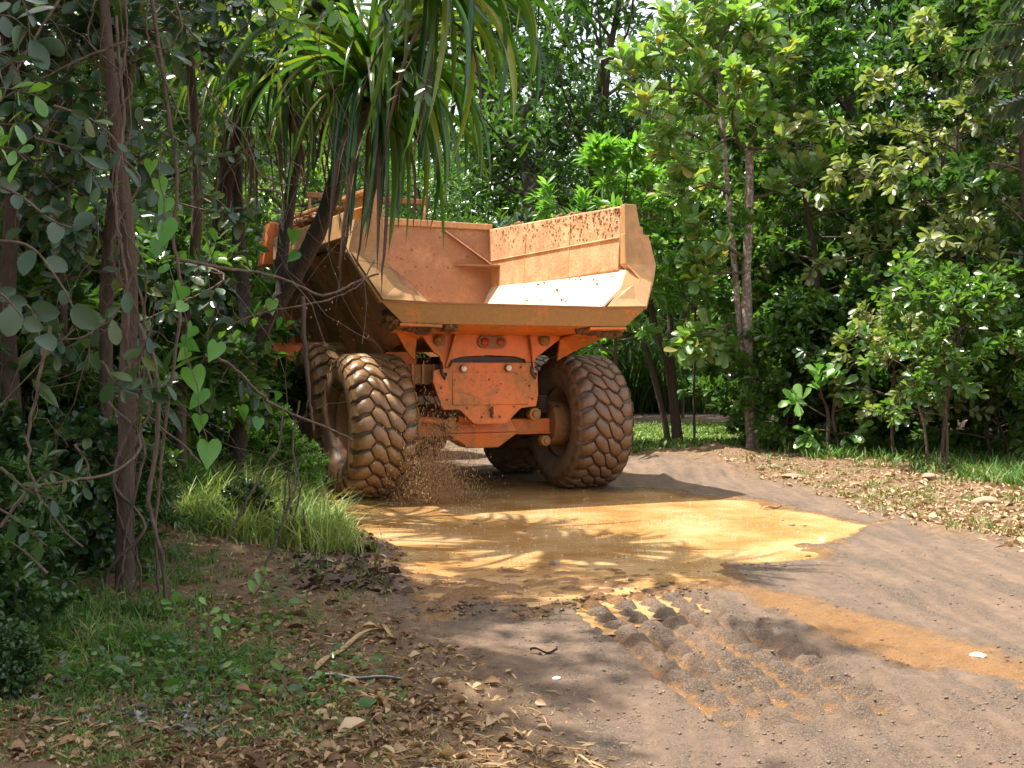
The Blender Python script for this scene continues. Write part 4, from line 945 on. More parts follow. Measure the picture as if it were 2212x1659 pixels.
SH = [  # name, label, cat, base(u,v or Y), H, R, n1,n2,n3,k, leaf, mat, size, n_ind, bark, tr, extra
    ('shrub', 'bright green large-leaved bush rising just behind the right wall of the truck body', 'shrub', g(1330, 960, 21.5), 5.4, 2.0, 22, 8, 3, 8, 'lance', 'leaf_bright', .26, 220, 'bark_brown', .05, dict(c0=.35, rise=.2, spread=.9)),
    ('shrub', 'yellow-tinged leafy bush between the truck body and the twin pale trunks', 'shrub', g(1475, 930, 36), 7.5, 2.2, 20, 8, 3, 6, 'obov', 'leaf_light', .20, 120, 'bark_brown', .05, dict(c0=.4, rise=.3)),
    ('tree', 'tall leafy tree with drooping pale green leaves, centre of the right hedge', 'tree', g(1985, 1010, 19.0), 7.6, 2.5, 34, 9, 3, 5, 'oval', 'leaf_pale', .19, 260, 'bark_brown', .07, dict(c0=.28, rise=.1, down=.25, droop=.06)),
    ('tree', 'dense glossy dark green tree between the twin pale trunks and the pale-leaved tree', 'tree', g(1800, 985, 22.0), 9.0, 2.4, 46, 9, 4, 6, 'oval', 'leaf_mid', .19, 200, 'bark_brown', .08, dict(c0=.06, rise=.15)),
    ('tree', 'dark glossy tree filling the upper right behind the pale-leaved tree', 'tree', g(2120, 980, 21.0), 9.4, 2.7, 48, 9, 4, 6, 'oval', 'leaf_dark', .20, 200, 'bark_dark', .09, dict(c0=.06, rise=.2)),
    ('tree', 'dark round-leaved tree at the right picture edge', 'tree', g(2290, 1000, 17.5), 7.6, 2.3, 42, 9, 4, 6, 'oval', 'leaf_dark', .18, 200, 'bark_dark', .08, dict(c0=.08, rise=.2)),
    ('tree', 'light green tree behind the crown of the twin-trunked tree', 'tree', g(1720, 950, 25.5), 10.0, 2.6, 36, 9, 4, 6, 'oval', 'leaf_light', .22, 100, 'bark_brown', .09, dict(c0=.3, rise=.3)),
    ('shrub', 'round glossy hedge bush just right of the twin pale trunks', 'shrub', g(1720, 985, 20.2), 2.6, 1.2, 22, 7, 3, 6, 'obov', 'leaf_mid', .16, 200, 'bark_brown', .03, dict(c0=.08, rise=.3, stems=2)),
    ('shrub', 'dark hedge bush with shining leaves behind the small pale-leaved sapling', 'shrub', g(1850, 985, 19.4), 2.8, 1.3, 24, 7, 3, 6, 'oval', 'leaf_dark', .16, 160, 'bark_brown', .03, dict(c0=.08, rise=.3, stems=2)),
    ('shrub', 'sparse many-stemmed bush with thin brown stems beside the flat roadside stone', 'shrub', g(2022, 1035), 3.0, 1.1, 7, 6, 2, 6, 'obov', 'leaf_mid', .15, 240, 'bark_brown', .024, dict(c0=.3, rise=.6, stems=4, twigL=.4)),
    ('shrub', 'grey-green glossy bush at the foot of the right picture edge', 'shrub', g(2170, 1010, 17.6), 2.4, 1.4, 22, 7, 3, 5, 'obov', 'leaf_mid', .15, 200, 'bark_dark', .03, dict(c0=.08, rise=.3, stems=2)),
    ('shrub', 'low bush just right behind the trunk foot of the twin-trunked tree', 'shrub', g(1690, 940, 22.5), 3.0, 1.0, 18, 6, 3, 6, 'obov', 'leaf_mid', .15, 80, 'bark_brown', .03, dict(c0=.08, rise=.3)),
    ('shrub', 'pale yellow-leaved low bush at the road edge under the pale-leaved tree', 'shrub', g(1930, 1010, 17.6), 2.3, 1.0, 16, 6, 3, 5, 'obov', 'leaf_pale', .16, 160, 'bark_brown', .03, dict(c0=.25, rise=.3, down=.1)),
    ('shrub', 'dark bush at the back of the hedge below the light green tree', 'shrub', g(1700, 950, 23.6), 4.2, 1.6, 28, 7, 3, 6, 'oval', 'leaf_dark', .18, 80, 'bark_brown', .04, dict(c0=.05, rise=.3)),
]
for q_, (nm, lb, ct, base, H, R, n1, n2, n3, k, kind, mt, size, ni, bk, tr, ex) in enumerate(SH):
    plant(nm, lb, ct, base, H, R, n1, n2, n3, k, kind, mt, size, ni, bk, tr, None, None, q_ * 7 + 3, **ex)
# small sapling in front of the hedge, two bent stems and big leaves
b_ = g(1805, 1003); root = thing('sapling', 'small sapling with two bent stems and large leaves in front of the right hedge', 'sapling', b_)
r = np.random.default_rng(77); tubes = []; PP = []; DD = []; Y0 = b_[1]
for path in ([(1788, 1008, Y0), (1785, 985, Y0), (1790, 930, Y0), (1786, 880, Y0), (1770, 850, Y0 - .1)], [(1808, 1015, Y0 - .1), (1818, 985, Y0 - .1), (1806, 940, Y0), (1800, 890, Y0), (1820, 850, Y0)]):
    tubes_build('stem', [(smooth_path([np.array(P(*q)) for q in path], 4), .05, .02)], M['bark_brown'], root, 9)
for path in ([(1786, 900, Y0), (1750, 880, Y0 - .2), (1735, 865, Y0 - .3)], [(1800, 890, Y0), (1830, 880, Y0 - .2), (1850, 872, Y0 - .3)], [(1786, 880, Y0), (1775, 850, Y0 - .2), (1772, 825, Y0 - .2)], [(1800, 880, Y0), (1805, 845, Y0), (1800, 815, Y0 - .1)],
             [(1790, 930, Y0), (1760, 930, Y0 - .3), (1748, 945, Y0 - .35)], [(1806, 940, Y0), (1830, 935, Y0 - .3), (1845, 940, Y0 - .35)]):
    limb(path, .014, .006, 2, 1, .2, r)
branches_build(tubes, .013, M['twig'], root, 6)
pos, dirs, sz = rosettes(np.array(PP), np.array(DD), 6, .25, 1.0, .25, r, .25)
up = np.tile([-.2, -.6, 1.0], (len(pos), 1)) + r.normal(0, .2, (len(pos), 3))
add_leaves(root, 'obov', M['leaf_bright'], pos, dirs, up, sz, r.random(len(pos)), 160, 'foliage', 'leaf', .3, None, r)
# clump of three small stems in front of the grass patch
b_ = g(1462, 968); root = thing('tree', 'clump of thin bare brown trunks standing on the grass edge right of the rear wheel', 'tree', b_); Y0 = b_[1]
for path, r0 in (([(1444, 968, Y0), (1440, 930, Y0), (1420, 840, Y0), (1398, 760, Y0), (1375, 690, Y0), (1360, 600, Y0), (1375, 430, Y0)], .07),
                 ([(1460, 970, Y0), (1455, 900, Y0), (1440, 780, Y0), (1410, 680, Y0), (1400, 560, Y0), (1410, 380, Y0)], .075), ([(1470, 970, Y0), (1462, 900, Y0), (1452, 800, Y0), (1447, 620, Y0), (1450, 420, Y0)], .085),
                 ([(1465, 975, Y0 - .1), (1490, 968, Y0 - .1), (1500, 950, Y0 - .1), (1499, 860, Y0), (1502, 660, Y0)], .035)):
    pt = smooth_path([np.array(P(*q)) for q in path], 4); pt[0][2] = b_[2] - .1; tubes_build('trunk', [(pt, r0, r0 * .6)], M['bark_brown'], root, 9)
r = np.random.default_rng(5); tubes = []; PP = []; DD = []
for path in ([(1375, 690, Y0), (1350, 650, Y0), (1330, 640, Y0)], [(1447, 640, Y0), (1490, 590, Y0), (1530, 570, Y0)], [(1410, 480, Y0), (1440, 430, Y0), (1480, 400, Y0)], [(1450, 450, Y0), (1420, 400, Y0), (1400, 350, Y0)],
             [(1450, 520, Y0), (1500, 480, Y0), (1550, 470, Y0)], [(1502, 670, Y0), (1480, 640, Y0), (1460, 610, Y0)], [(1502, 700, Y0), (1530, 680, Y0), (1550, 670, Y0)], [(1400, 560, Y0), (1440, 530, Y0), (1470, 540, Y0)]):
    limb(path, .02, .008, 9, 2, .6, r)
branches_build(tubes, .019, M['twig'], root, 5)
pos, dirs, sz = rosettes(np.array(PP), np.array(DD), 6, .20, 1.0, .25, r)
add_leaves(root, 'obov', M['leaf_mid'], pos, dirs, np.tile([0, -.3, 1.0], (len(pos), 1)) + r.normal(0, .3, (len(pos), 3)), sz, r.random(len(pos)), 120, 'crown', 'leaf', .5, None, r)
# thick forked tree behind the body
Y0 = 36.0; b_ = g(1140, 960, Y0); root = thing('tree', 'old tree with thick bare forking limbs behind the front of the truck body', 'tree', b_)
tubes_build('trunk', [(smooth_path([np.array(b_), np.array(P(1142, 700, Y0)), np.array(P(1148, 480, Y0)), np.array(P(1150, 410, Y0))], 4), .42, .31)], M['bark_big'], root, 12)
r = np.random.default_rng(9); tubes = []; PP = []; DD = []
for path, r0 in (([(1150, 415, Y0), (1130, 350, Y0), (1100, 290, Y0), (1060, 220, Y0 + .3), (1010, 130, Y0), (985, 60, Y0)], .20), ([(1150, 410, Y0), (1170, 340, Y0), (1210, 300, Y0), (1260, 265, Y0), (1290, 215, Y0), (1300, 150, Y0), (1320, 110, Y0)], .15),
                 ([(1110, 290, Y0), (1130, 250, Y0), (1165, 200, Y0), (1175, 150, Y0), (1180, 80, Y0), (1195, 0, Y0)], .13), ([(1060, 220, Y0), (1110, 200, Y0), (1150, 130, Y0), (1100, 60, Y0)], .10), ([(1230, 290, Y0), (1290, 290, Y0), (1350, 300, Y0)], .09),
                 ([(1020, 140, Y0), (1070, 130, Y0), (1090, 60, Y0), (1130, -10, Y0)], .08), ([(1145, 420, Y0), (1100, 410, Y0 - .3), (1070, 380, Y0 - .5), (1060, 340, Y0 - .5)], .06), ([(1175, 150, Y0), (1220, 100, Y0), (1260, 20, Y0)], .08)):
    limb(path, r0 * 1.38, r0 * .7, 16, 2, 1.4, r)
tubes_build('limb', [t for t in tubes if t[1] > .03], M['bark_big'], root, 9); tubes_build('branch', [t for t in tubes if t[1] <= .03], M['bark_dark'], root, 4)
P0, D0 = np.array(PP), np.array(DD); P0 = np.concatenate([P0 + r.normal(0, .35, P0.shape) for _ in range(2)]); D0 = np.tile(D0, (2, 1))
pos, dirs, sz = rosettes(P0, D0, 8, .22, 1.1, .3, r)
add_leaves(root, 'lo', M['leaf_dark'], pos, dirs, np.tile([0, -.3, 1.0], (len(pos), 1)) + r.normal(0, .4, (len(pos), 3)), sz, r.random(len(pos)), 0, 'crown', 'leaf', .5, None, r)
# greyish whorled plant above the front board
plant('shrub', 'grey-green plant with whorled leaves standing above the front board of the truck body', 'shrub', g(1130, 900, 24), 4.6, .9, 7, 3, 1, 9, 'lance', 'leaf_grey', .34, 120, 'bark_light', .04, None, None, 66, c0=.80, rise=.5, spread=1.15, twigL=.25)
# cane clump across the second road
def canes(name, label, base, n, H, wd, mat, seed, lean=.5, rad=1.2, kind='cane'):
    r = np.random.default_rng(seed); root = thing(name, label, 'grass clump', base); VV = []; FF = []; o = 0; tt = []
    for i in range(n):
        a = r.random() * 6.28; ra = rad * math.sqrt(r.random()); p0 = np.array([math.cos(a) * ra, math.sin(a) * ra, 0]); d = np.array([math.cos(a) * lean * r.random(), math.sin(a) * lean * r.random(), 1.0]) + r.normal(0, .15, 3)
        pt = np.array(curve(p0, d, H * r.uniform(.5, 1.1), 7, r, .05, .14)); tan = np.gradient(pt, axis=0); side = np.cross(tan, [0, 0, 1.0]) + 1e-6 * r.normal(size=3); side /= np.linalg.norm(side, axis=1, keepdims=True)
        side = side * math.cos(r.random() * 3) + np.cross(tan, side) * .3; wds = wd * np.array([.6, 1, 1, .95, .85, .7, .45, .05])[:, None]
        VV.append(np.concatenate([pt - side * wds, pt + side * wds])); j = np.arange(7); FF.append(np.c_[j, j + 1, j + 9, j + 8] + o); o += 16; tt.append(np.full(16, r.random()))
    V = np.concatenate(VV); Fc = np.concatenate(FF); me = mesh_np('blades', V, Fc.ravel(), np.full(len(Fc), 4), M[mat], {'tint': np.concatenate(tt), 'ind': np.zeros(len(V))}, True)
    tag(new_obj('blades', me, root), kind='stuff'); return root
for j, (u, Y_, lb) in enumerate(((1440, 31, 'clump of long arching grass blades behind the thin bare trunks'), (1530, 30.5, 'clump of long grass blades just left of the twin pale trunks, across the second road'), (1350, 31, 'shaded tall grass clump behind the right rear wheel'), (1260, 32, 'dark tall grass clump seen under the tail of the truck body'), (1600, 32, 'tall grass clump behind the twin pale trunks'))):
    canes('grass_clump', lb, g(u, 900, Y_ + 1.5 + 9), 420, 4.2, .035, 'cane', j, .6, 1.7)
# undergrowth bushes along the back, three shared shapes
def bush_variant(seed, H, R, mat, kind, size, n1=24, n2=8, n3=3, k=6):
    r = np.random.default_rng(seed); tb, P0, D0 = skeleton((0, 0, 0), H, R, n1, n2, n3, .03, .35, .03, None, .04, r, (0, 0), lambda q: 1.1 - .5 * q, .6)
    pos, dirs, sz = rosettes(P0, D0, k, size, 1.0, .3, r); X_, Y_, Z_ = frames(dirs, np.tile([0, 0, 1.0], (len(pos), 1)) + r.normal(0, .35, (len(pos), 3)), r.normal(0, .4, len(pos)))
    cm = leaf_mesh('foliage', kind, M[mat], pos, X_, Y_, Z_, sz, r.random(len(pos))); root = thing('x', None, None); t = tubes_build('branch', tb, M['bark_brown'], root, 5); d = (cm, t.data)
    for o in (t, root): bpy.data.objects.remove(o)
    return d
BV = [bush_variant(1, 2.4, 1.5, 'leaf_mid', 'lo', .20), bush_variant(2, 2.0, 1.4, 'leaf_dark', 'oval', .19), bush_variant(3, 2.6, 1.3, 'leaf_bright', 'lance', .19), bush_variant(4, 1.6, 1.2, 'leaf_near', 'round', .14), bush_variant(5, 2.2, 1.5, 'leaf_dark', 'lance', .22)]
def place_bush(vi, x, y, s, rz, label, group):
    cm, bm_ = BV[vi]; root = thing('bush', label, 'bush', (x, y, TZ(x, y) - .05), rz, group); root.scale = (s,) * 3; tag(new_obj('foliage', cm, root), kind='stuff'); new_obj('branch', bm_, root); return root
r_ = np.random.default_rng(8)
for i in range(34):
    u = -300 + 2800 * (i + .5) / 34; Y_ = r_.uniform(46, 56); place_bush(int(r_.integers(0, 3)), U(u, Y_), Y_, r_.uniform(1.6, 2.6), r_.uniform(0, 6), 'leafy undergrowth bush at the foot of the far wood', 'undergrowth bushes of the far wood')
for vi, u, Y_, s, lb in ((1, 1700, 27, 1.5, 'dark bush in the gap right of the twin trunks, at the back'), (1, 1840, 25, 1.7, 'dark bush deep inside the right hedge, left half'), (4, 1990, 24, 1.7, 'dark narrow-leaved bush deep inside the right hedge'), (1, 2150, 22, 1.6, 'dark bush deep inside the hedge near the right edge'), (4, 2280, 19, 1.4, 'narrow-leaved dark bush cut by the right picture edge'),
                         (1, 900, 34, 1.6, 'dark bush behind the truck seen under its body'), (2, 610, 23, 1.2, 'bright bush left of the truck, lit between the dark trunks'), (0, 520, 20, 1.3, 'mid green bush behind the forked palm trunk'), (2, 420, 18.5, 1.2, 'bright lance-leaved bush glimpsed between left trunks'),
                         (1, 330, 15.5, 1.25, 'dark bush behind the vine-hung trunk'), (4, 150, 13.5, 1.3, 'narrow-leaved dark bush in the left thicket'), (1, 20, 11.5, 1.2, 'dark glossy bush at the left picture edge, mid height'), (4, -120, 9.0, 1.1, 'dark bush cut off by the left edge'), (1, 230, 11.0, 1.0, 'dark low bush right behind the brown vine-hung trunk'),
                         (0, 645, 17.6, .62, 'leafy bush beside the middle left wheel of the truck'), (3, 590, 15.5, .42, 'small round-leaved bush at the left rear wheel'), (2, 655, 12.8, .24, 'little bright leafy weed bush touching the left rear tyre'), (3, 420, 12.0, .36, 'round-leaved bush in the grass left of the forked palm trunk'), (1, 1240, 40, 1.5, 'dark bush behind the grass clumps under the truck tail')):
    place_bush(vi, U(u, Y_), Y_, s, u, lb, 'bushes in and behind the thickets')
for i, (vi, x, y, s_, lb) in enumerate(((3, -3.3, 7.9, .55, 'low round-leaved bush left of the brown vine-hung trunk'), (4, -3.9, 8.6, .55, 'narrow-leaved low bush at the left edge, floor of the thicket'), (3, -2.35, 9.6, .22, 'low round-leaved bush right behind the crooked liana'), (1, -4.0, 9.5, .55, 'dark low bush between the vine-hung trunk and the palm'),
                         (3, -4.3, 7.2, .60, 'round-leaved bush low at the left picture edge'), (4, -2.95, 8.3, .30, 'small narrow-leaved bush at the foot of the brown trunk'), (1, -4.6, 10.2, .8, 'dark bush in the middle of the thicket floor'), (3, -4.0, 11.9, .42, 'round-leaved bush behind the palm trunk foot'), (2, -3.5, 10.9, .30, 'bright narrow-leaved bush just left of the palm foot'),
                         (1, -5.4, 8.9, .9, 'dark glossy bush low behind the left picture edge'), (2, -2.95, 13.4, .36, 'bright bushy weed left of the rear tyre'), (2, -3.7, 13.2, .42, 'bright narrow-leaved bush behind the dark palm trunk'), (2, -3.9, 15.6, .6, 'bright bush lit by the sun left of the middle wheel'), (3, -3.5, 6.3, .36, 'little round-leaved bush at the lower left edge'), (1, -2.75, 5.7, .26, 'dark glossy bush in the lower left corner of the thicket'), (4, -3.05, 6.6, .34, 'dark narrow-leaved bush left of the brown trunk foot'), (3, -2.35, 4.95, .16, 'lowest leafy bush at the left edge above the litter'))):
    place_bush(vi, x, y, s_, i * 2.2, lb, 'bushes on the floor of the left thicket')
# pinnate branch hanging in at the top right
Y0 = 9.0; root = thing('hanging_branch', 'leafy branch with paired leaflets hanging in at the top right corner', 'branch', P(2260, 40, Y0)); r = np.random.default_rng(4); tubes = []; ps = []; ds = []
for path in ([(2300, 60, Y0), (2200, 95, Y0), (2080, 110, Y0)], [(2300, 90, Y0), (2210, 150, Y0), (2110, 170, Y0)], [(2300, 130, Y0 + .2), (2230, 200, Y0), (2150, 235, Y0)], [(2280, 20, Y0), (2210, 50, Y0), (2140, 60, Y0)], [(2300, 200, Y0), (2260, 240, Y0), (2200, 262, Y0)], [(2320, 0, Y0 + .3), (2250, 10, Y0), (2180, 0, Y0)]):
    pt = smooth_path([np.array(P(*q)) for q in path], 7); tubes.append((pt, .010, .003))
    for i in range(2, len(pt)):
        t = pt[i] - pt[i - 1]; t /= np.linalg.norm(t)
        for s in (-1, 1): ps.append(pt[i]); ds.append(t * .5 + s * np.cross(t, [0, .5, 1.0]) + [0, 0, -.35])
tubes_build('twig', tubes, M['twig'], root, 6); ps = np.array(ps); ds = np.array(ds)
add_leaves(root, 'oval', M['leaf_grey'], ps, ds, np.tile([0, -.4, 1.0], (len(ps), 1)) + r.normal(0, .15, (len(ps), 3)), .17 * r.uniform(.8, 1.1, len(ps)), r.random(len(ps)), 200, 'foliage', 'leaflet', .2, None, r)

# ------------------------------------------------------------------ left side: the vine-hung canopy tree
Yt = 7.33
tp = [np.array(P(u, v, Yt)) for u, v in ((268, 1330), (268, 1200), (272, 1000), (276, 800), (282, 620), (272, 450), (256, 300), (240, 150), (228, 0), (215, -200))] + [np.array((-3.3, 7.6, 5.2)), np.array((-3.9, 7.8, 6.6)), np.array((-4.3, 7.9, 8.2))]
tp[0][2] = TZ(tp[0][0], Yt) - .1; base = tuple(tp[0])
plant('vine_hung_tree', 'brown-trunked tree hung with vines, nearest tree of the left thicket', 'tree', base, 8, 2.3, 28, 9, 3, 6, 'oval', 'leaf_near', .15, 120, 'bark_brown', .068, None, None, 41, 1.0, 0, c0=.60, rise=.15, trunk=smooth_path(tp, 3), twigL=.8)
for path, r0, lb in (([(205, 1290, 8.4), (212, 1100, 8.4), (228, 900, 8.4), (232, 600, 8.4), (262, 300, 8.4), (300, 0, 8.4), (320, -250, 8.4)], .06, 'dark straight trunk just left of the brown vine-hung trunk'),
                     ([(395, 1130, 10.5), (390, 900, 10.5), (400, 700, 10.5), (425, 500, 10.5), (420, 250, 10.5), (400, 0, 10.5), (390, -200, 10.5)], .06, 'thin dark trunk between the vine-hung tree and the forked palm'),
                     ([(20, 1240, 8.0), (35, 1000, 8.0), (15, 700, 8.0), (30, 400, 8.0), (20, 0, 8.0)], .07, 'dark trunk at the left picture edge'),
                     ([(128, 1250, 9.0), (120, 1000, 9.0), (135, 700, 9.0), (118, 400, 9.0), (140, 0, 9.0)], .05, 'thin dark trunk deep in the left thicket')):
    pt = [np.array(P(*q)) for q in path]; pt[0][2] = TZ(pt[0][0], pt[0][1]) - .1; rt = thing('tree', lb, 'tree', tuple(pt[0])); tubes_build('trunk', [(smooth_path(pt, 5), r0, r0 * .7)], M['bark_dark'], rt, 9)
    rr2 = np.random.default_rng(int(path[0][0])); tb = []; PP = []; DD = []; tubes = tb
    for i in range(9):
        u, v, Y_ = path[3][0], rr2.uniform(-60, 760), path[0][2]; limb([(u, v, Y_), (u + rr2.uniform(-90, 90), v + rr2.uniform(-40, 60), Y_ - .4), (u + rr2.uniform(-190, 190), v + rr2.uniform(0, 120), Y_ - .7)], .016, .006, 5, 2, .4, rr2)
    branches_build(tubes, .015, M['twig'], rt, 5)
    pos, dirs, sz = rosettes(np.array(PP), np.array(DD), 4, .15, 1.0, .3, rr2, .1, .2)
    add_leaves(rt, 'oval', M['leaf_near'], pos, dirs, np.tile([.2, -.8, .8], (len(pos), 1)) + rr2.normal(0, .3, (len(pos), 3)), sz, rr2.random(len(pos)), 100, 'foliage', 'leaf', .3, None, rr2)

# screw palm: dark forked trunk, crowns of long folded blades, dead blades hanging under them
def blade_mesh(e0, L, grav, w_, mat, seed, kink=None):
    r = np.random.default_rng(seed); n_ = 14; d = np.array([math.cos(e0), 0, math.sin(e0)]); p = np.zeros(3); pts = [p]; st = L / n_
    for i in range(n_):
        g_ = grav * (.35 + 1.5 * i / n_)
        if kink is not None and i == kink: g_ = 2.2
        d = d + np.array([0, r.normal(0, .02), -g_]); d /= np.linalg.norm(d); p = p + d * st; pts.append(p)
    pts = np.array(pts); tan = np.gradient(pts, axis=0); tan /= np.linalg.norm(tan, axis=1, keepdims=True)
    side = np.tile([0, 1.0, 0], (n_ + 1, 1)); tw = np.linspace(0, r.normal(0, .9), n_ + 1)[:, None]; nm = np.cross(side, tan); side = side * np.cos(tw) + nm * np.sin(tw); nm = np.cross(side, tan)
    t = np.linspace(0, 1, n_ + 1); ww = w_ * np.interp(t, [0, .08, .5, .8, 1], [.8, 1, .95, .6, .02]); up = -nm
    up = np.where(up[:, 2:3] < 0, -up, up) * .45
    Lf = pts - side * ww[:, None] * .5 + up * ww[:, None]; Rt = pts + side * ww[:, None] * .5 + up * ww[:, None]
    V = np.concatenate([pts, Lf, Rt]); m_ = n_ + 1; j = np.arange(n_); Fc = np.concatenate([np.c_[j, j + 1, j + 1 + m_, j + m_], np.c_[j, j + 2 * m_, j + 1 + 2 * m_, j + 1]])
    return mesh_np('blade', V, Fc.ravel(), np.full(len(Fc), 4), mat, {'tint': np.zeros(len(V)), 'ind': np.ones(len(V))}, True)
BL = {}
for k_, (e, g_, ki) in enumerate(((1.35, .05, None), (1.15, .10, None), (.85, .16, None), (.6, .17, 8), (.45, .22, None), (.15, .28, None), (-.2, .40, None), (-.7, .40, None), (1.0, .12, 9), (-1.1, .5, None), (.35, .10, None), (.1, .13, None))):
    for s_ in (0, 1): BL[(k_, s_)] = blade_mesh(e, 1.75 if k_ != 7 else 1.5, g_, .084, M['pandan'], k_ * 5 + s_, ki)
DBL = [blade_mesh(e, L, .5, .05, M['pandan_dead'], 200 + i) for i, (e, L) in enumerate(((-.6, 1.5), (-1.0, 1.8), (-1.2, 1.3), (0, 1.3)))]
PRB = [0, 0, 0, 1, 1, 1, 1, 2, 2, 2, 2, 3, 3, 3, 3, 4, 4, 4, 4, 5, 5, 5, 6, 6, 7, 8, 8, 8, 9, 9, 6, 7, 7, 10, 10, 10, 11, 11, 11]
def crown_blades(root, c, n_live, n_dead, r, sc_=1.0, tilt=(0, 0), bias=None):
    org = Vector(root.location); c = Vector(c)
    for i in range(n_live + n_dead):
        dead = i >= n_live; q = (i + .5) / n_live
        if not dead:
            k_ = int(r.choice(PRB)); me = BL[(k_, int(r.integers(0, 2)))]; az_ = i * 2.39996 + r.normal(0, .2); hgt = .32 * (1 - q)
        else: me = DBL[int(r.integers(0, 4))]; az_ = r.uniform(0, 6.28); hgt = -.12 - .22 * r.random()
        if bias is not None and r.random() < .45: az_ = bias + r.normal(0, .8)
        o = bpy.data.objects.new('dead_blade' if dead else 'blade', me); col.objects.link(o); o.parent = root
        s = sc_ * r.uniform(.72, 1.12)
        o.matrix_basis = Matrix.Translation(c - org + Vector((0, 0, hgt))) @ Matrix.Rotation(tilt[0], 4, 'X') @ Matrix.Rotation(tilt[1], 4, 'Y') @ Matrix.Rotation(az_, 4, 'Z') @ Matrix.Rotation(r.normal(0, .12), 4, 'Y') @ Matrix.Translation((.05, 0, 0)) @ Matrix.Scale(s, 4)
Yp = 11.6; pb = g(505, 1035, 12.2)
root = thing('screw_palm', 'screw palm with a dark forked trunk and long drooping strap leaves, left of the truck', 'palm', pb)
pp = lambda lst: smooth_path([np.array(P(*q)) for q in lst], 4)
t0 = pp([(503, 1060, 12.2), (512, 980, 12.2), (520, 880, 12.1), (538, 780, 12.0), (566, 705, 11.9), (592, 665, 11.8)]); t0[0][2] = pb[2] - .15
tubes_build('trunk', [(t0, .10, .10)], M['bark_black'], root, 12)
tubes_build('limb', [(pp([(590, 670, 11.8), (625, 615, 11.7), (665, 545, 11.6), (700, 470, 11.5), (725, 400, 11.4), (745, 330, 11.2), (775, 260, 11.0), (790, 215, 10.9)]), .098, .085)], M['bark_black'], root, 12)
tubes_build('limb', [(pp([(612, 640, 11.7), (608, 580, 11.8), (618, 490, 11.9), (632, 400, 11.9), (640, 330, 11.9), (630, 200, 11.9)]), .075, .06)], M['bark_black'], root, 12)
tubes_build('limb', [(pp([(528, 830, 12.05), (535, 700, 12.2), (522, 600, 12.3), (515, 480, 12.4), (510, 370, 12.4), (520, 230, 12.4)]), .085, .07)], M['bark_black'], root, 12)
r = np.random.default_rng(14)
crown_blades(root, P(795, 200, 10.4), 160, 9, r, 1.02, (0, .1), .0)
crown_blades(root, P(632, 190, 11.6), 66, 9, r, .80)
crown_blades(root, P(520, 200, 12.4), 36, 14, r, .75)
pb2 = g(380, 1010, 13.5)
crown_blades(root, P(700, 95, 11.6), 60, 6, r, .9, (0, .1), .0)
root2 = thing('screw_palm', 'screw palm leaning over the truck with its crown cut by the top of the picture', 'palm', pb2)
tubes_build('trunk', [(smooth_path([np.array(pb2) - (0, 0, .1), np.array(P(450, 700, 13)), np.array(P(500, 350, 12.0)), np.array(P(640, 60, 11.0)), np.array(P(850, -60, 9.8))], 5), .09, .07)], M['bark_black'], root2, 10)
crown_blades(root2, P(920, -10, 9.4), 80, 4, r, .95, (0, .2), .0)
pb3 = g(560, 1000, 16.0); root3 = thing('dead_palm_stem', 'thin dead palm stem with hanging dry strips in front of the truck side', 'palm stem', pb3)

# heart-leaved climber
root = thing('heart_leaf_vine', 'climbing vine with bright heart-shaped leaves hanging in a chain right of the brown trunk', 'vine', P(340, 340, 6.0))
path = [(352, 300, 6), (345, 380, 6), (356, 440, 6.02), (352, 500, 6), (362, 560, 6), (385, 640, 6), (405, 700, 6), (400, 760, 6), (425, 830, 6), (432, 900, 6), (448, 960, 6), (440, 1010, 6)]
tubes_build('stem', [(smooth_path([np.array(P(*q)) for q in path], 5), .0045, .003)], M['twig'], root, 5)
HL = [(330, 350, 38, .5), (342, 390, 42, -.3), (360, 430, 46, .35), (356, 482, 48, -.1), (343, 520, 44, .1), (352, 575, 32, -.5), (392, 620, 42, .6), (398, 655, 36, .4), (415, 705, 40, .5), (394, 740, 34, -1.2), (416, 800, 44, -.1), (430, 845, 46, .15), (449, 958, 46, 0), (432, 900, 30, .2),
      (468, 742, 36, .3), (405, 760, 30, .9), (590, 650, 26, .2), (600, 690, 28, -.2), (632, 500, 32, .0), (640, 545, 26, .6), (560, 905, 28, .2), (600, 850, 24, .3), (520, 880, 26, -.3)]
hm = mesh_np('leaf', T['heart'][0], *flat_faces(T['heart'][1], 1, len(T['heart'][0])), M['leaf_heart'], {'tint': np.zeros(len(T['heart'][0])), 'ind': np.ones(len(T['heart'][0]))}, True)
rh = random.Random(2)
for i, (u, v, px, tw) in enumerate(HL):
    Y_ = 6.0 + rh.uniform(-.08, .08) if i < 16 else 9.5; pt = P(u, v, Y_) - root.location; s = px * Y_ / F * 1.0
    o = new_obj('leaf', hm, root); o.matrix_basis = Matrix.Translation(pt) @ Matrix.Rotation(tw, 4, 'Y') @ Matrix.Rotation(math.radians(-90 + rh.uniform(-35, 40)), 4, 'X') @ Matrix.Rotation(rh.uniform(-.9, .9), 4, 'Y') @ Matrix.Scale(s * rh.uniform(.8, 1.25), 4)
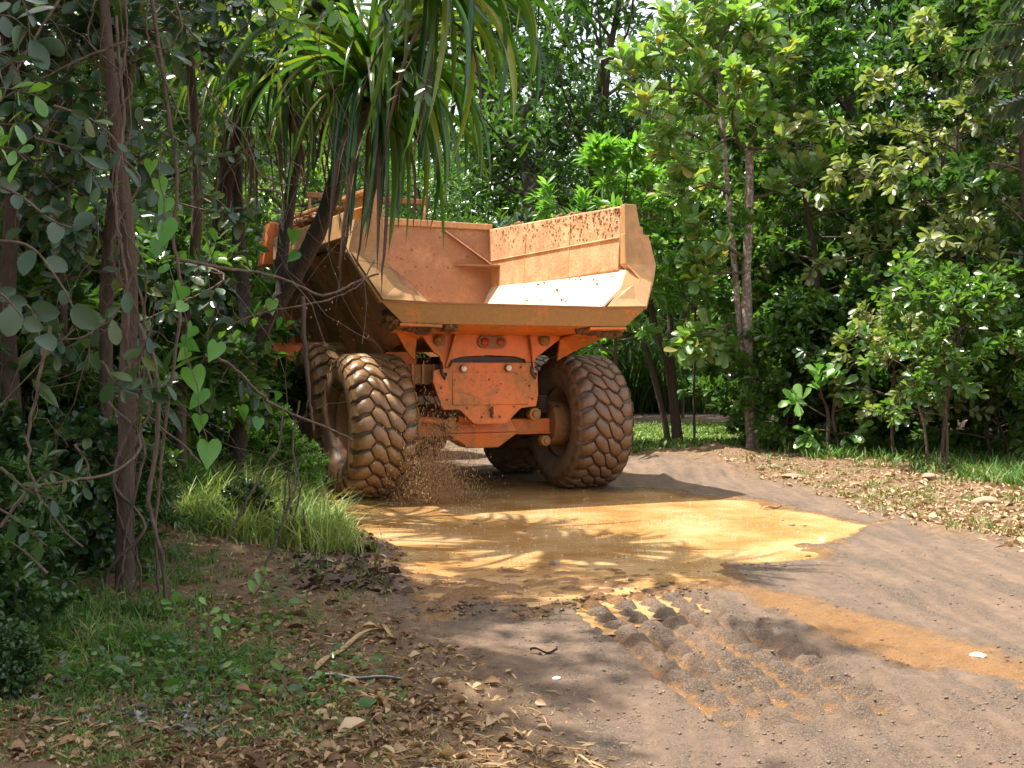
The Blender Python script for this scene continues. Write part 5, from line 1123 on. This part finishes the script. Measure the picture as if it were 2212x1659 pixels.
# big-leaved climbers close to the camera at the left
def near_spray(name, label, cat, paths, nleaf, size, kind, mat, seed, facing=(.2, -1, .5), r0=.008, down=.35):
    r = np.random.default_rng(seed); root = thing(name, label, cat, P(*paths[0][0])); ps = []; ds = []; tb = []
    for path in paths:
        pt = smooth_path([np.array(P(*q)) for q in path], 6); tb.append((pt, r0, .0025))
        for i in range(nleaf):
            f = (.12 + .88 * (i + r.random() * .6) / nleaf) * (len(pt) - 1); a = min(int(f), len(pt) - 2); t = pt[a + 1] - pt[a]; t /= np.linalg.norm(t)
            ps.append(pt[a] + (pt[a + 1] - pt[a]) * (f - a)); s = 1 if i % 2 else -1; ds.append(t * .7 + s * np.cross(t, [0, -1.0, .2]) * 1.0 + r.normal(0, .3, 3) + [0, -.25, -down])
    for t in tb: tubes_build('stem', [t], M['twig'], root, 6)
    ps = np.array(ps); ds = np.array(ds)
    add_leaves(root, kind, M[mat], ps, ds, np.tile(facing, (len(ps), 1)) + r.normal(0, .5, (len(ps), 3)), size * r.uniform(.45, 1.2, len(ps)), r.random(len(ps)), 300, 'foliage', 'leaf', .35, None, r)
    return root
near_spray('climber', 'large dull grey-green oval leaves hanging at the left edge, middle height', 'climbing plant', [[(-60, 380, 4.6), (40, 420, 4.6), (120, 480, 4.55), (200, 500, 4.5)], [(-60, 520, 4.6), (60, 530, 4.6), (130, 610, 4.5), (170, 690, 4.5)], [(-60, 640, 4.7), (60, 660, 4.7), (90, 740, 4.6)], [(-60, 600, 4.4), (10, 640, 4.4), (60, 700, 4.4)]], 5, .115, 'round', 'leaf_grey', 1)
near_spray('climber', 'dark oval leaves hanging in front of the brown vine-hung trunk', 'climbing plant', [[(120, 230, 5.6), (200, 260, 5.6), (260, 320, 5.6), (270, 420, 5.6)], [(80, 300, 5.7), (170, 330, 5.7), (230, 420, 5.7)], [(300, 560, 6.2), (250, 680, 6.2), (200, 720, 6.2), (190, 800, 6.2)], [(330, 700, 6.4), (300, 800, 6.4), (330, 880, 6.4)], [(220, 780, 6.3), (270, 840, 6.3), (370, 830, 6.3)]], 8, .135, 'oval', 'leaf_near', 2)
near_spray('climber', 'bright yellow-green backlit leaves at the upper left edge', 'climbing plant', [[(-40, 190, 3.8), (30, 195, 3.8), (100, 215, 3.8)], [(-40, 260, 3.8), (20, 270, 3.8), (80, 260, 3.8)], [(-30, 330, 3.8), (25, 320, 3.8), (60, 350, 3.8)]], 6, .095, 'oval', 'leaf_bright', 3, (.1, -.3, 1.0), .004, .1)
near_spray('climber', 'pale out-of-focus leaves in the top left corner', 'climbing plant', [[(-40, 40, 3.4), (30, 40, 3.4), (90, 100, 3.4)], [(20, -30, 3.4), (60, 20, 3.4), (70, 110, 3.4)], [(-40, 110, 3.4), (20, 130, 3.4), (50, 170, 3.4)]], 5, .11, 'oval', 'leaf_grey', 4, (0, -.4, 1), .004, .4)
near_spray('climber', 'oval backlit leaves hanging at the top in front of the palm crown, left', 'climbing plant', [[(560, -30, 7.5), (600, 30, 7.5), (640, 50, 7.5), (690, 60, 7.5)], [(640, -30, 7.5), (650, 20, 7.5), (620, 70, 7.5)], [(700, -30, 7.5), (730, 20, 7.5), (745, 60, 7.5)]], 7, .135, 'oval', 'leaf_bright', 5, (0, -.5, .9), .006, .4)
near_spray('climber', 'dark glossy leaves hanging at the top in front of the palm crown, right', 'climbing plant', [[(880, -30, 7.6), (870, 40, 7.6), (880, 110, 7.6)], [(860, -30, 7.6), (830, 30, 7.6), (840, 90, 7.6)], [(890, 130, 7.6), (870, 170, 7.6), (860, 240, 7.6)], [(900, 160, 7.6), (920, 190, 7.6), (900, 220, 7.6)]], 7, .115, 'oval', 'leaf_near', 6, (0, -.6, .8), .006, .4)
near_spray('climber', 'dull leafy vine strands right of the brown vine-hung trunk', 'climbing plant', [[(330, 100, 7.0), (370, 200, 7.0), (420, 290, 7.0), (500, 260, 7.0)], [(340, 280, 7.0), (420, 330, 7.0), (440, 420, 7.0)], [(400, 320, 7.0), (470, 340, 7.0), (560, 320, 7.0)], [(360, 20, 7), (420, 80, 7), (450, 160, 7)], [(440, 420, 7), (480, 440, 7), (500, 480, 7)]], 12, .085, 'oval', 'leaf_near', 7)
near_spray('climber', 'dark low leafy shoots at the foot of the left thicket', 'climbing plant', [[(0, 1010, 5.2), (60, 1060, 5.2), (120, 1080, 5.2)], [(-40, 1080, 5.2), (30, 1120, 5.2), (100, 1180, 5.2)], [(60, 1060, 5.4), (110, 1020, 5.4), (170, 1050, 5.4)], [(160, 960, 5.8), (190, 1010, 5.8), (170, 1080, 5.8)], [(100, 1240, 5), (60, 1200, 5), (20, 1170, 5)]], 8, .09, 'oval', 'leaf_near', 8, (0, -.5, 1.0))
near_spray('climber', 'small bright leafy shoots in the grass below the left thicket', 'climbing plant', [[(440, 1380, 5.8), (450, 1340, 5.8), (445, 1300, 5.8)], [(470, 1400, 5.8), (490, 1370, 5.8), (500, 1340, 5.8)], [(410, 1360, 5.8), (380, 1320, 5.8), (370, 1300, 5.8)], [(540, 1300, 6.3), (560, 1270, 6.3), (580, 1240, 6.3)]], 5, .085, 'obov', 'leaf_bright', 9, (0, -.4, 1.0), .004, -.2)
# woody lianas
r = np.random.default_rng(33)
LI = [([(255, 40, 6.6), (262, 150, 6.6), (270, 250, 6.6), (262, 330, 6.6), (250, 420, 6.6), (258, 500, 6.6), (268, 560, 6.6), (278, 640, 6.6), (272, 740, 6.6), (282, 820, 6.6), (320, 900, 6.6), (390, 960, 6.6), (430, 1000, 6.6)], .010, 'pale twisting liana in front of the brown trunk, ending near the grass'),
      ([(330, -20, 7.0), (345, 100, 7.0), (360, 200, 7.0), (372, 300, 7.0), (385, 400, 7.0), (378, 520, 7.0), (390, 640, 7.0), (370, 800, 7.0), (352, 1000, 7.0), (335, 1150, 7.0), (345, 1290, 7.0)], .014, 'reddish woody liana hanging straight down right of the brown trunk'),
      ([(300, 700, 6.5), (335, 800, 6.5), (340, 950, 6.5), (322, 1080, 6.5), (345, 1200, 6.5), (350, 1300, 6.6)], .017, 'thick crooked liana standing on the ground right of the brown trunk'),
      ([(370, 560, 7), (480, 580, 7.2), (560, 590, 7.4), (630, 610, 7.6), (700, 640, 7.8), (770, 605, 8.0), (820, 590, 8.0)], .012, 'bare branch reaching right across the palm fork'),
      ([(500, 700, 7.5), (560, 680, 7.5), (640, 665, 7.5), (720, 640, 7.6), (770, 615, 7.6), (812, 560, 7.7)], .008, 'thin bare twig arching in front of the shaded truck side'),
      ([(440, 770, 6.6), (500, 790, 6.8), (560, 850, 7.0), (600, 880, 7.2), (700, 920, 7.6), (760, 950, 8.0)], .012, 'grey bare branch sloping down towards the left rear tyre'),
      ([(0, 1140, 5.6), (60, 1060, 5.6), (160, 1040, 5.6), (240, 1020, 5.8), (290, 980, 6), (310, 930, 6.2), (330, 880, 6.2)], .011, 'pale liana sweeping across the lower left thicket'),
      ([(110, 700, 5.2), (85, 820, 5.2), (60, 920, 5.2), (65, 1020, 5.2), (110, 1110, 5.2), (170, 1190, 5.3)], .009, 'yellowish vine hanging in a curve at the lower left'),
      ([(130, 0, 5.8), (60, 120, 5.8), (0, 220, 5.8)], .008, 'thin branch crossing the upper left corner'), ([(270, 90, 6.4), (180, 130, 6.4), (90, 170, 6.4), (0, 220, 6.4)], .009, 'bare twig sloping across the upper left leaves'),
      ([(420, 130, 7.2), (470, 230, 7.2), (530, 300, 7.2), (570, 380, 7.2), (640, 400, 7.2), (655, 370, 7.2), (630, 350, 7.2)], .007, 'looping thin vine left of the palm limbs'),
      ([(700, 20, 8), (690, 120, 8), (720, 200, 8), (715, 300, 8), (760, 400, 8), (745, 520, 8), (790, 620, 8), (782, 740, 8)], .006, 'long thin vine hanging from the palm crown over the truck side'),
      ([(560, 1240, 7.4), (600, 1150, 7.4), (640, 1040, 7.4), (632, 960, 7.4), (650, 870, 7.4)], .009, 'thin crooked stem standing at the edge of the grass left of the truck'),
      ([(480, 1180, 6.8), (540, 1060, 6.8), (600, 960, 6.8), (610, 880, 6.8)], .008, 'slanting pale stem above the left grass'),
      ([(655, 640, 9), (660, 760, 9), (668, 860, 9), (680, 930, 9)], .022, 'dead brown strip of palm leaf hanging in front of the middle wheel'),
      ([(380, 0, 6.8), (395, 60, 6.8), (370, 110, 6.8), (330, 100, 6.8), (318, 60, 6.8), (322, 0, 6.8)], .008, 'curling thin vine at the top left of the palm')]
for q_ in (0, 2, 4, 5):
    p_ = []
    for k_ in range(15):
        v_ = 1330 - k_ * 95; uc = float(np.interp(v_, [0, 150, 300, 450, 620, 800, 1000, 1200, 1330], [228, 240, 256, 272, 282, 276, 272, 268, 268])); a_ = k_ * (.5 + .22 * q_) + q_ + 1.3 * math.sin(k_ * .9 + q_ * 2); p_.append((uc + (24 + 5 * q_) * math.sin(a_), v_, 7.33 - .085 * (1 + .2 * math.cos(a_))))
    LI.append((p_, .006 + .0012 * q_, ('thinnest vine winding up the brown trunk', 'thin vine winding tightly round the brown trunk', 'brown vine winding up the brown trunk and over its front', 'vine crossing the front of the brown trunk several times', 'stout vine twisting round the brown trunk', 'stoutest vine twisting loosely round the brown trunk')[q_]))
for path, r0, lb in LI:
    pt = smooth_path([np.array(P(*q)) + r.normal(0, .006, 3) for q in path], 6); rt = thing('liana', lb, 'liana', tuple(pt[0]), 0, 'lianas and bare stems of the left thicket')
    pt = [q + r.normal(0, .0035, 3) for q in pt]; tb = []
    tubes_build('stem', [(pt, r0, r0 * .65)], M['twig'] if r0 != .022 else M['pandan_dead'], rt, 7)
    for i in range(5):
        a = int(r.integers(2, len(pt) - 2)); tubes_build('side_twig', [(curve(pt[a], r.normal(0, 1, 3) + [0, 0, .2], r.uniform(.1, .45), 6, r, .35), .003, .0012)], M['twig'], rt, 4)
# fine tangle of thin vines that nobody could count
tb = []
for i in range(105):
    u = r.uniform(-50, 470) if i < 88 else r.uniform(470, 660); Y_ = r.uniform(6.2, 11); v0 = r.uniform(-100, 1000) if u < 430 else r.uniform(-50, 650)
    ln = r.uniform(.8, 3.0); tb.append((curve(np.array(P(u, v0, Y_)), (r.normal(0, .5), r.normal(0, .3), -1), ln, 16, r, .22, 0.03), r.uniform(.002, .005), .0012))
rt = thing('vine_tangle', None, None); ob = tubes_build('vine_tangle', tb, M['twig'], rt, 4); ob.parent = None; bpy.data.objects.remove(rt); ob.name = 'vine_tangle'
tag(ob, 'tangle of thin dry vines hanging all through the left thicket', 'vines', None, 'stuff')
bpy.data.objects.remove(root3)

# ------------------------------------------------------------------ grass, litter, stones
def scatter_blades(name, label, cat, XY, Hh, mat, seed, wd=.006, seg=3, bend=.5, tint=None):
    r = np.random.default_rng(seed); N = len(XY); z = terrain(XY[:, 0], XY[:, 1]); p = np.c_[XY, z - .01]
    az_ = r.random(N) * 6.283; d = np.c_[np.cos(az_), np.sin(az_), np.zeros(N)]; side = np.c_[-np.sin(az_ + r.normal(0, .6, N)), np.cos(az_), np.zeros(N)]; H = Hh * r.uniform(.5, 1.3, N); bn = bend * r.uniform(.3, 1.5, N)
    rows = []
    for i in range(seg + 1):
        t = i / seg; c = p + d * (H * bn * t ** 1.8)[:, None] + np.c_[np.zeros((N, 2)), H * t * (1 - .35 * bn * t)]; ww = wd * (1 - .85 * t ** 1.5) * (p[:, 1:2] / 9 + .55); rows += [c - side * ww * .5, c + side * ww * .5]
    V = np.stack(rows, 1).reshape(-1, 3); k = 2 * (seg + 1); f = np.array([(2 * i, 2 * i + 1, 2 * i + 3, 2 * i + 2) for i in range(seg)]); Fc = (f[None] + k * np.arange(N)[:, None, None]).reshape(-1, 4)
    tn = np.clip((tint if tint is not None else .5) * 1.0 + r.normal(0, .16, N), 0, 1)
    return tag(new_obj(name, mesh_np(name, V, Fc.ravel(), np.full(len(Fc), 4), M[mat], {'tint': np.repeat(tn, k), 'ind': np.zeros(len(V))}, True)), label, cat, None, 'stuff')
def clump(XY, r, n=7, s=.035): return (XY[:, None] + r.normal(0, s, (len(XY), n, 2))).reshape(-1, 2)
r = np.random.default_rng(50)
def region(n, u0, u1, v0, v1, r, fn):
    """candidates spread evenly over a photo window, kept where fn(x, y) > random"""
    v = r.uniform(v0, v1, n); u = r.uniform(u0, u1, n); d = F * EYE / (v - HZ); x = (u - CX) * d / F; k = fn(x, d) > r.random(n); return np.c_[x[k], d[k]]
leftness = lambda x, y: np.interp(y, yl, xl) - x
rightness = lambda x, y: x - np.interp(y, yr, xr)
patch = lambda x, y, s, f=1.4: sstep(.42, .62, fbm(x * f, y * f, s, 3))
A_ = region(5200, -80, 1290, 1130, 1720, r, lambda x, y: sstep(.15, 1.1, leftness(x, y)) * (.16 + .84 * patch(x, y, 81, 1.9)) * (y > 3.2))
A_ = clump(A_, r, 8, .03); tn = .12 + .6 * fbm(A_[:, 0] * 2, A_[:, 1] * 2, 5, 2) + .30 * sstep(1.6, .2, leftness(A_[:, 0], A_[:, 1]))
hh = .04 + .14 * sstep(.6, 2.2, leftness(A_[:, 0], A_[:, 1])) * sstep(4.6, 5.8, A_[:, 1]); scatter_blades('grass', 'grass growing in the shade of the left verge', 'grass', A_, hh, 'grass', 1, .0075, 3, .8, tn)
A_ = region(5200, 400, 820, 960, 1210, r, lambda x, y: sstep(.05, .5, leftness(x, y)) * (y > 6.5) * (y < 17)); A_ = clump(A_, r, 8, .07)
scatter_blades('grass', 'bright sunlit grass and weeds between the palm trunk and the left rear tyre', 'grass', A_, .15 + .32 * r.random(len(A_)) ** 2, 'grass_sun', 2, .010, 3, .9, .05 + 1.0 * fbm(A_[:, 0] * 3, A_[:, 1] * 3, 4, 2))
A_ = region(2600, -60, 460, 940, 1180, r, lambda x, y: (y > 6) * (y < 20) * 1.0); A_ = clump(A_, r, 8, .08)
scatter_blades('grass', 'dark grass on the floor of the left thicket', 'grass', A_, .30 + .1 * r.random(len(A_)), 'grass', 3, .011, 3, .7, .2)
A_ = region(5000, 1600, 2320, 968, 1100, r, lambda x, y: (.2 + .8 * patch(x, y, 44, .9)) * sstep(1.7, 2.9, rightness(x, y) + .5 * (fbm(x, y, 9, 3) - .5)) * (y < 24)); A_ = clump(A_, r, 6, .06)
scatter_blades('grass', 'long green grass along the foot of the right hedge', 'grass', A_, .15 + .12 * r.random(len(A_)), 'grass', 4, .012, 3, .7, .30 + .3 * fbm(A_[:, 0] * 1.5, A_[:, 1] * 1.5, 4, 2))
A_ = region(1700, 1560, 2320, 1000, 1260, r, lambda x, y: sstep(.05, .4, rightness(x, y)) * patch(x, y, 88, 1.8)); A_ = clump(A_, r, 7, .04)
scatter_blades('grass', 'thin dry grass tufts on the right road edge', 'grass', A_, .07 + .05 * r.random(len(A_)), 'grass', 6, .009, 2, .8, .62)
A_ = np.c_[r.uniform(-1, 11, 42000), r.uniform(20.5, 34, 42000)]; kk = (rightness(A_[:, 0], A_[:, 1]) > .2) & (road_mask(A_[:, 0], A_[:, 1]) < .4)
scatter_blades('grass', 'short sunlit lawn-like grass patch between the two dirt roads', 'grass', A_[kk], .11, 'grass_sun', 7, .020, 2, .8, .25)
A_ = np.c_[r.uniform(-14, 22, 16000), r.uniform(43, 52, 16000)]
scatter_blades('grass', 'rough green grass strip beyond the second dirt road', 'grass', A_, .30, 'grass', 8, .02, 2, .8, .3)

def scatter_leaves(name, label, cat, XY, size, kind, mat, seed, lift=.008, tiltn=.35, tint=None):
    r = np.random.default_rng(seed); N = len(XY); z = terrain(XY[:, 0], XY[:, 1]) + lift; a = r.random(N) * 6.283
    d = np.c_[np.cos(a), np.sin(a), r.normal(0, .15, N)]; up = np.c_[r.normal(0, tiltn, (N, 2)), np.ones(N)]; up *= np.where(r.random(N) < .5, 1, -1)[:, None] * [1, 1, 0] + [0, 0, 1]
    X_, Y_, Z_ = frames(d, up, r.normal(0, .4, N)); sz = size * np.clip(r.lognormal(-.15, .42, N), .3, 2.6); me = leaf_mesh(name, kind, M[mat], np.c_[XY, z], X_, Y_, Z_, sz, r.random(N) if tint is None else tint)
    return tag(new_obj(name, me), label, cat, None, 'stuff')
A_ = region(9500, -80, 1420, 1180, 1720, r, lambda x, y: sstep(-.15, .5, leftness(x, y) + .5 * (fbm(x * 2, y * 2, 6, 3) - .5)) * (.35 + .65 * patch(x, y, 90, 1.1)) * (y > 3.2))
scatter_leaves('leaf_litter', 'dry brown fallen leaves covering the left verge', 'leaf litter', A_, .038, 'curl', 'dead_leaf', 1)
A_ = region(9000, 1540, 2330, 1000, 1260, r, lambda x, y: sstep(-.1, .35, rightness(x, y) + .4 * (fbm(x * 2, y * 2, 7, 3) - .5)) * sstep(4.2, 1.6, rightness(x, y)))
scatter_leaves('leaf_litter', 'pale sunlit fallen leaves along the right road edge', 'leaf litter', A_, .060, 'curl', 'dead_leaf', 2, .008, .35, np.clip(.60 + r.random(len(A_)) * .5, 0, 1))  # high tint puts the verge's sunlit brightness into the leaf colour
A_ = region(17000, -80, 1440, 1150, 1720, r, lambda x, y: sstep(-.35, .4, leftness(x, y) + .5 * (fbm(x * 2, y * 2, 6, 3) - .5)) * (y > 3.2))
scatter_leaves('straw', 'dry straw and twigs scattered over the left verge', 'straw', A_, .075, 'lin', 'straw', 3, .006, .3)
A_ = region(5000, 1500, 2330, 995, 1280, r, lambda x, y: sstep(-.3, .3, rightness(x, y) + .4 * (fbm(x * 2, y * 2, 7, 3) - .5)) * sstep(3.5, 1.5, rightness(x, y)))
scatter_leaves('straw', 'dry straw scattered over the right road edge', 'straw', A_, .12, 'lin', 'straw', 4, .006, .3)
A_ = region(900, -60, 900, 1130, 1560, r, lambda x, y: sstep(.35, 1.2, leftness(x, y)) * (.2 + .8 * patch(x, y, 101, 1.6)) * (y > 4.6)); A_ = clump(A_, r, 9, .05)
scatter_leaves('weeds', 'low leafy green weeds on the left verge among the grass', 'weeds', A_, .042, 'oval', 'leaf_mid', 15, .02 + .13 * r.random(len(A_)) ** 1.5, .5)
A_ = region(650, 60, 480, 1440, 1640, r, lambda x, y: (1 - sstep(.55, .5, fbm(x * 1.5, y * 1.5, 77, 3)) * .8)); 
scatter_leaves('leaf_litter', 'grey weathered fallen leaves in a patch at the lower left', 'leaf litter', A_, .038, 'curl', 'grey_leaf', 5)
A_ = region(900, 620, 900, 1080, 1290, r, lambda x, y: sstep(-.25, .2, leftness(x, y)) * sstep(1.0, .5, leftness(x, y)) * (sdpoly(x, y, PUD) > .0)); A_ = np.concatenate([A_, A_ + r.normal(0, .05, A_.shape)])
scatter_leaves('wet_litter', 'wet black leaf mush and mud at the left shore of the puddle', 'leaf litter', A_, .06, 'curl', 'pandan_dead', 6)
scatter_blades('grass', 'muddy grass tufts at the left shore of the puddle', 'grass', clump(A_[::14], r, 7, .03), .09, 'grass', 9, .008, 3, .8, .4)

# stones
def stone_mesh(seed, flat=.6):
    import bmesh
    from mathutils import noise as mn
    bm = bmesh.new(); bmesh.ops.create_icosphere(bm, subdivisions=3, radius=1)
    for v_ in bm.verts:
        k = 1 + .35 * mn.noise(v_.co * 1.2 + Vector((seed * 3.1, 0, 0))) + .12 * mn.noise(v_.co * 4 + Vector((seed, 5, 0))); v_.co = v_.co * k; v_.co.z *= flat
    me = bpy.data.meshes.new('stone'); bm.to_mesh(me); bm.free()
    for p_ in me.polygons: p_.use_smooth = True
    return me
SM = {}
for mt in ('stone', 'stone_dark', 'white_bit'):
    SM[mt] = [stone_mesh(i, .45 + .15 * (i % 3)) for i in range(4)]
    for me in SM[mt]: me.materials.append(M[mt])
for i, (nm, u, v, s, mt, lb) in enumerate((
        ('stone', 1715, 1040, .16, 'stone', 'flat brown stone at the right road edge below the small sapling'), ('stone', 2012, 1058, .15, 'stone', 'rounded flat stone at the foot of the many-stemmed bush'),
        ('stone', 2130, 1110, .14, 'stone', 'long low stone in the leaf litter near the right picture edge'), ('stone', 1585, 1012, .08, 'stone', 'small stone beside the mud berm right of the rear wheel'),
        ('stone', 1850, 1058, .09, 'stone', 'flat stone slab between the sapling and the many-stemmed bush'), ('stone', 1672, 1020, .09, 'stone', 'pale stone left of the flat brown stone at the road edge'),
        ('pebble', 1712, 1132, .035, 'stone', 'pale pebble in the puddle, left one of the pair near its right end'), ('pebble', 1737, 1133, .034, 'stone', 'pale pebble in the puddle, right one of the pair near its right end'),
        ('pebble', 1689, 1121, .030, 'stone', 'small pebble in the puddle just above the pair of pebbles'), ('pebble', 1662, 1109, .03, 'stone', 'pebble beside the stick lying in the puddle'), ('pebble', 1777, 1163, .032, 'white_bit', 'whitish pebble at the lower right shore of the puddle'),
        ('pebble', 1363, 1250, .028, 'stone_dark', 'dark pebble at the near shore of the puddle'), ('pebble', 1026, 1129, .03, 'stone_dark', 'dark clod in the left half of the puddle'), ('pebble', 1133, 1145, .025, 'stone_dark', 'small dark clod in the middle of the puddle'),
        ('pebble', 1200, 1216, .05, 'stone', 'pale lump of mud breaking the surface of the puddle'), ('pebble', 1075, 1300, .035, 'stone_dark', 'red-brown clod on the near left shore of the puddle'),
        ('paper_scrap', 2116, 1418, .045, 'white_bit', 'white crumpled scrap lying on the road at the right'), ('petal', 1202, 1465, .022, 'white_bit', 'small whitish petal on the dark gravel of the road'),
        ('clod', 1535, 1555, .018, 'stone_dark', 'dark clod of earth on the road above the bottom edge'), ('clod', 1568, 1440 + 20, .02, 'stone_dark', 'small clod of earth on the tyre-marked road'))):
    x, y = G(u, v); z = max(TZ(x, y), WATER if sdpoly(np.array([x]), np.array([y]), PUD)[0] < .3 else -9); o = new_obj(nm, SM[mt][i % 4]); o.location = (x, y, z + s * .15); o.scale = (s, s * .8, s * (.8 if s < .1 else .55)); o.rotation_euler = (0, 0, i * 1.3); tag(o, lb, nm.replace('_', ' '))
# loose grit and clods that nobody could count
A_ = region(16000, 620, 2330, 1060, 1700, r, lambda x, y: road_mask(x, y) * (.25 + .75 * patch(x, y, 95, 2)) * np.where(sdpoly(x, y, PUD) < 0, .28, 1))
zz = terrain(A_[:, 0], A_[:, 1]); zz = np.maximum(zz, np.where(sdpoly(A_[:, 0], A_[:, 1], PUD) < .2, WATER, -9)); s_ = .0025 + .009 * r.random(len(A_)) ** 6; N = len(A_)
V = oct_[None] * s_[:, None, None] * r.uniform(.6, 1.3, (N, 6, 1)) * [1.2, 1, .7] + np.c_[A_, zz + s_ * .3][:, None]
me = mesh_np('grit', V.reshape(-1, 3), (of[None] + 6 * np.arange(N)[:, None, None]).ravel(), np.full(N * 8, 3), M['stone_dark'], None, True); tag(new_obj('grit', me), 'loose grit and small clods scattered over the road', 'grit', None, 'stuff')
# fallen palm blades and sticks
def strip(label, path, wd, mat, name='fallen_palm_leaf'):
    """a fallen folded leaf lying on the ground, path in photo coordinates"""
    pt = []
    for u, v in path: x, y = G(u, v); pt.append(np.array((x, y, TZ(x, y) + .018)))
    pt = smooth_path(pt, 4); n_ = len(pt); pa = np.array(pt) - pt[0]; pa[:, 2] += .012 * np.sin(np.arange(n_) * .9); tan = np.gradient(pa, axis=0); sd = np.cross(tan, [0, 0, 1.0]); sd /= np.linalg.norm(sd, axis=1, keepdims=True)
    ww = wd * np.interp(np.linspace(0, 1, n_), [0, .1, .7, 1], [.6, 1, .8, .1])[:, None]; th = np.array([0, 0, .004])
    V = np.concatenate([pa - sd * ww + [0, 0, .010], pa, pa + sd * ww + [0, 0, .012], pa - sd * ww + [0, 0, .006], pa - th, pa + sd * ww + [0, 0, .008]]); j = np.arange(n_ - 1); q = []
    for a, b2 in ((0, 1), (1, 2), (4, 3), (5, 4)): q.append(np.c_[a * n_ + j, a * n_ + j + 1, b2 * n_ + j + 1, b2 * n_ + j])
    Fc = np.concatenate(q); o = new_obj(name, mesh_np(name, V, Fc.ravel(), np.full(len(Fc), 4), M[mat], {'tint': np.full(len(V), .8), 'ind': np.zeros(len(V))}, True)); o.location = pt[0]; tag(o, label, 'fallen leaf'); return o
strip('long curved dry palm leaf lying on the left verge', [(682, 1478), (720, 1440), (780, 1395), (850, 1370)], .022, 'straw')
strip('grey folded palm leaf lying flat below the curved one on the left verge', [(665, 1500), (740, 1494), (810, 1490), (905, 1492)], .018, 'grey_leaf')
strip('short pale palm leaf piece beside the upper end of the curved one', [(822, 1372), (840, 1388), (858, 1400)], .014, 'straw')
strip('wet whitish palm leaf piece standing in the mush left of the puddle', [(697, 1200), (700, 1175), (703, 1150)], .03, 'grey_leaf')
strip('dark stiff palm leaf on the bank left of the puddle', [(778, 1268), (800, 1245), (825, 1220)], .02, 'pandan_dead')
strip('brown stick-like leaf at the border of verge and gravel', [(1145, 1408), (1175, 1412), (1205, 1412)], .012, 'pandan_dead')
strip('pale stick lying in the right end of the puddle', [(1648, 1098), (1670, 1097), (1690, 1098)], .02, 'straw', 'stick')
# dead palm strips leaning upright by the bank
root = thing('dead_palm_strips', 'upright dead brown palm strips standing at the bank left of the puddle', 'dead palm leaves', g(622, 1195)); r = np.random.default_rng(3)
for i in range(9):
    x0 = np.array(root.location) + [r.normal(0, .10), r.normal(0, .10), 0]; tb = [(curve(x0 - [0, 0, .05], (r.normal(0, .12), r.normal(0, .1), 1), r.uniform(.35, .75), 6, r, .06), .014, .005)]; tubes_build('strip', tb, M['pandan_dead'], root, 4)
# larger single dead leaves on the verge
DL = leaf_single('curl', M['dead_leaf'])
for i, (u, v, s, lb) in enumerate(((610, 1530, .13, 'large pale dead leaf at the lower left of the verge'), (1105, 1575, .07, 'curled dead leaf near the gravel above the bottom edge'), (1075, 1622, .08, 'folded dead leaf at the bottom edge left of the road'), (1160, 1522, .07, 'dead leaf on the border between litter and gravel'),
                                   (800, 1600, .16, 'big flat dead leaf half buried in the litter near the bottom edge'), (740, 1345, .12, 'long dry leaf at the top of the verge below the bank'), (850, 1345, .09, 'upturned dry leaf just left of the gravel'), (655, 1390, .11, 'crumpled dead leaf above the curved palm leaf'), (975, 1530, .09, 'pale dead leaf in the grass patch near the gravel'))):
    x, y = G(u, v); o = new_obj('fallen_leaf', DL); o.location = (x, y, TZ(x, y) + .025); o.scale = (s, s, s); o.rotation_euler = (.3 * math.sin(i), .3 * math.cos(i * 2), i * 2.1); tag(o, lb, 'fallen leaf')

m, n, b = mat_new('glint_flecks'); b.inputs['Base Color'].default_value = (.62, .48, .33, 1); b.inputs['Roughness'].default_value = .12; M['glint_flecks'] = m  # pale glossy flecks that stand for sun glints on the water
def flecks(name, label, cat, A_, z, s_, mat, seed):
    r = np.random.default_rng(seed); N = len(A_); V = oct_[None] * s_[:, None, None] * r.uniform(.6, 1.3, (N, 6, 1)) * [1.3, 1, .55] + np.c_[A_, z][:, None]
    tag(new_obj(name, mesh_np(name, V.reshape(-1, 3), (of[None] + 6 * np.arange(N)[:, None, None]).ravel(), np.full(N * 8, 3), M[mat], None, True)), label, cat, None, 'stuff')
r = np.random.default_rng(61)
A_ = region(7000, 740, 1880, 1048, 1315, r, lambda x, y: (sdpoly(x, y, PUD) < -.05) * (.08 + .92 * patch(x, y, 97, 1.6) * sstep(.35, .6, fbm(x * .8, y * 5, 98, 3))))
flecks('glint_flecks', 'pale bubbles and flecks added on the muddy puddle as its glints', 'glint_flecks', A_, np.full(len(A_), WATER + .002), .0035 + .009 * r.random(len(A_)) ** 3, 'glint_flecks', 1)
A_ = region(9000, 740, 1760, 1100, 1345, r, lambda x, y: sstep(.30, .0, np.abs(sdpoly(x, y, PUD) - .05)) * (.15 + .85 * patch(x, y, 99, 2.2)) * sstep(3.0, 1.0, x))
zz = np.maximum(terrain(A_[:, 0], A_[:, 1]), WATER)
flecks('shore_mud', 'dark wet crumbs of mud along the near shore of the puddle', 'mud', A_, zz + .003, .005 + .022 * r.random(len(A_)) ** 5, 'mud_wet', 2)
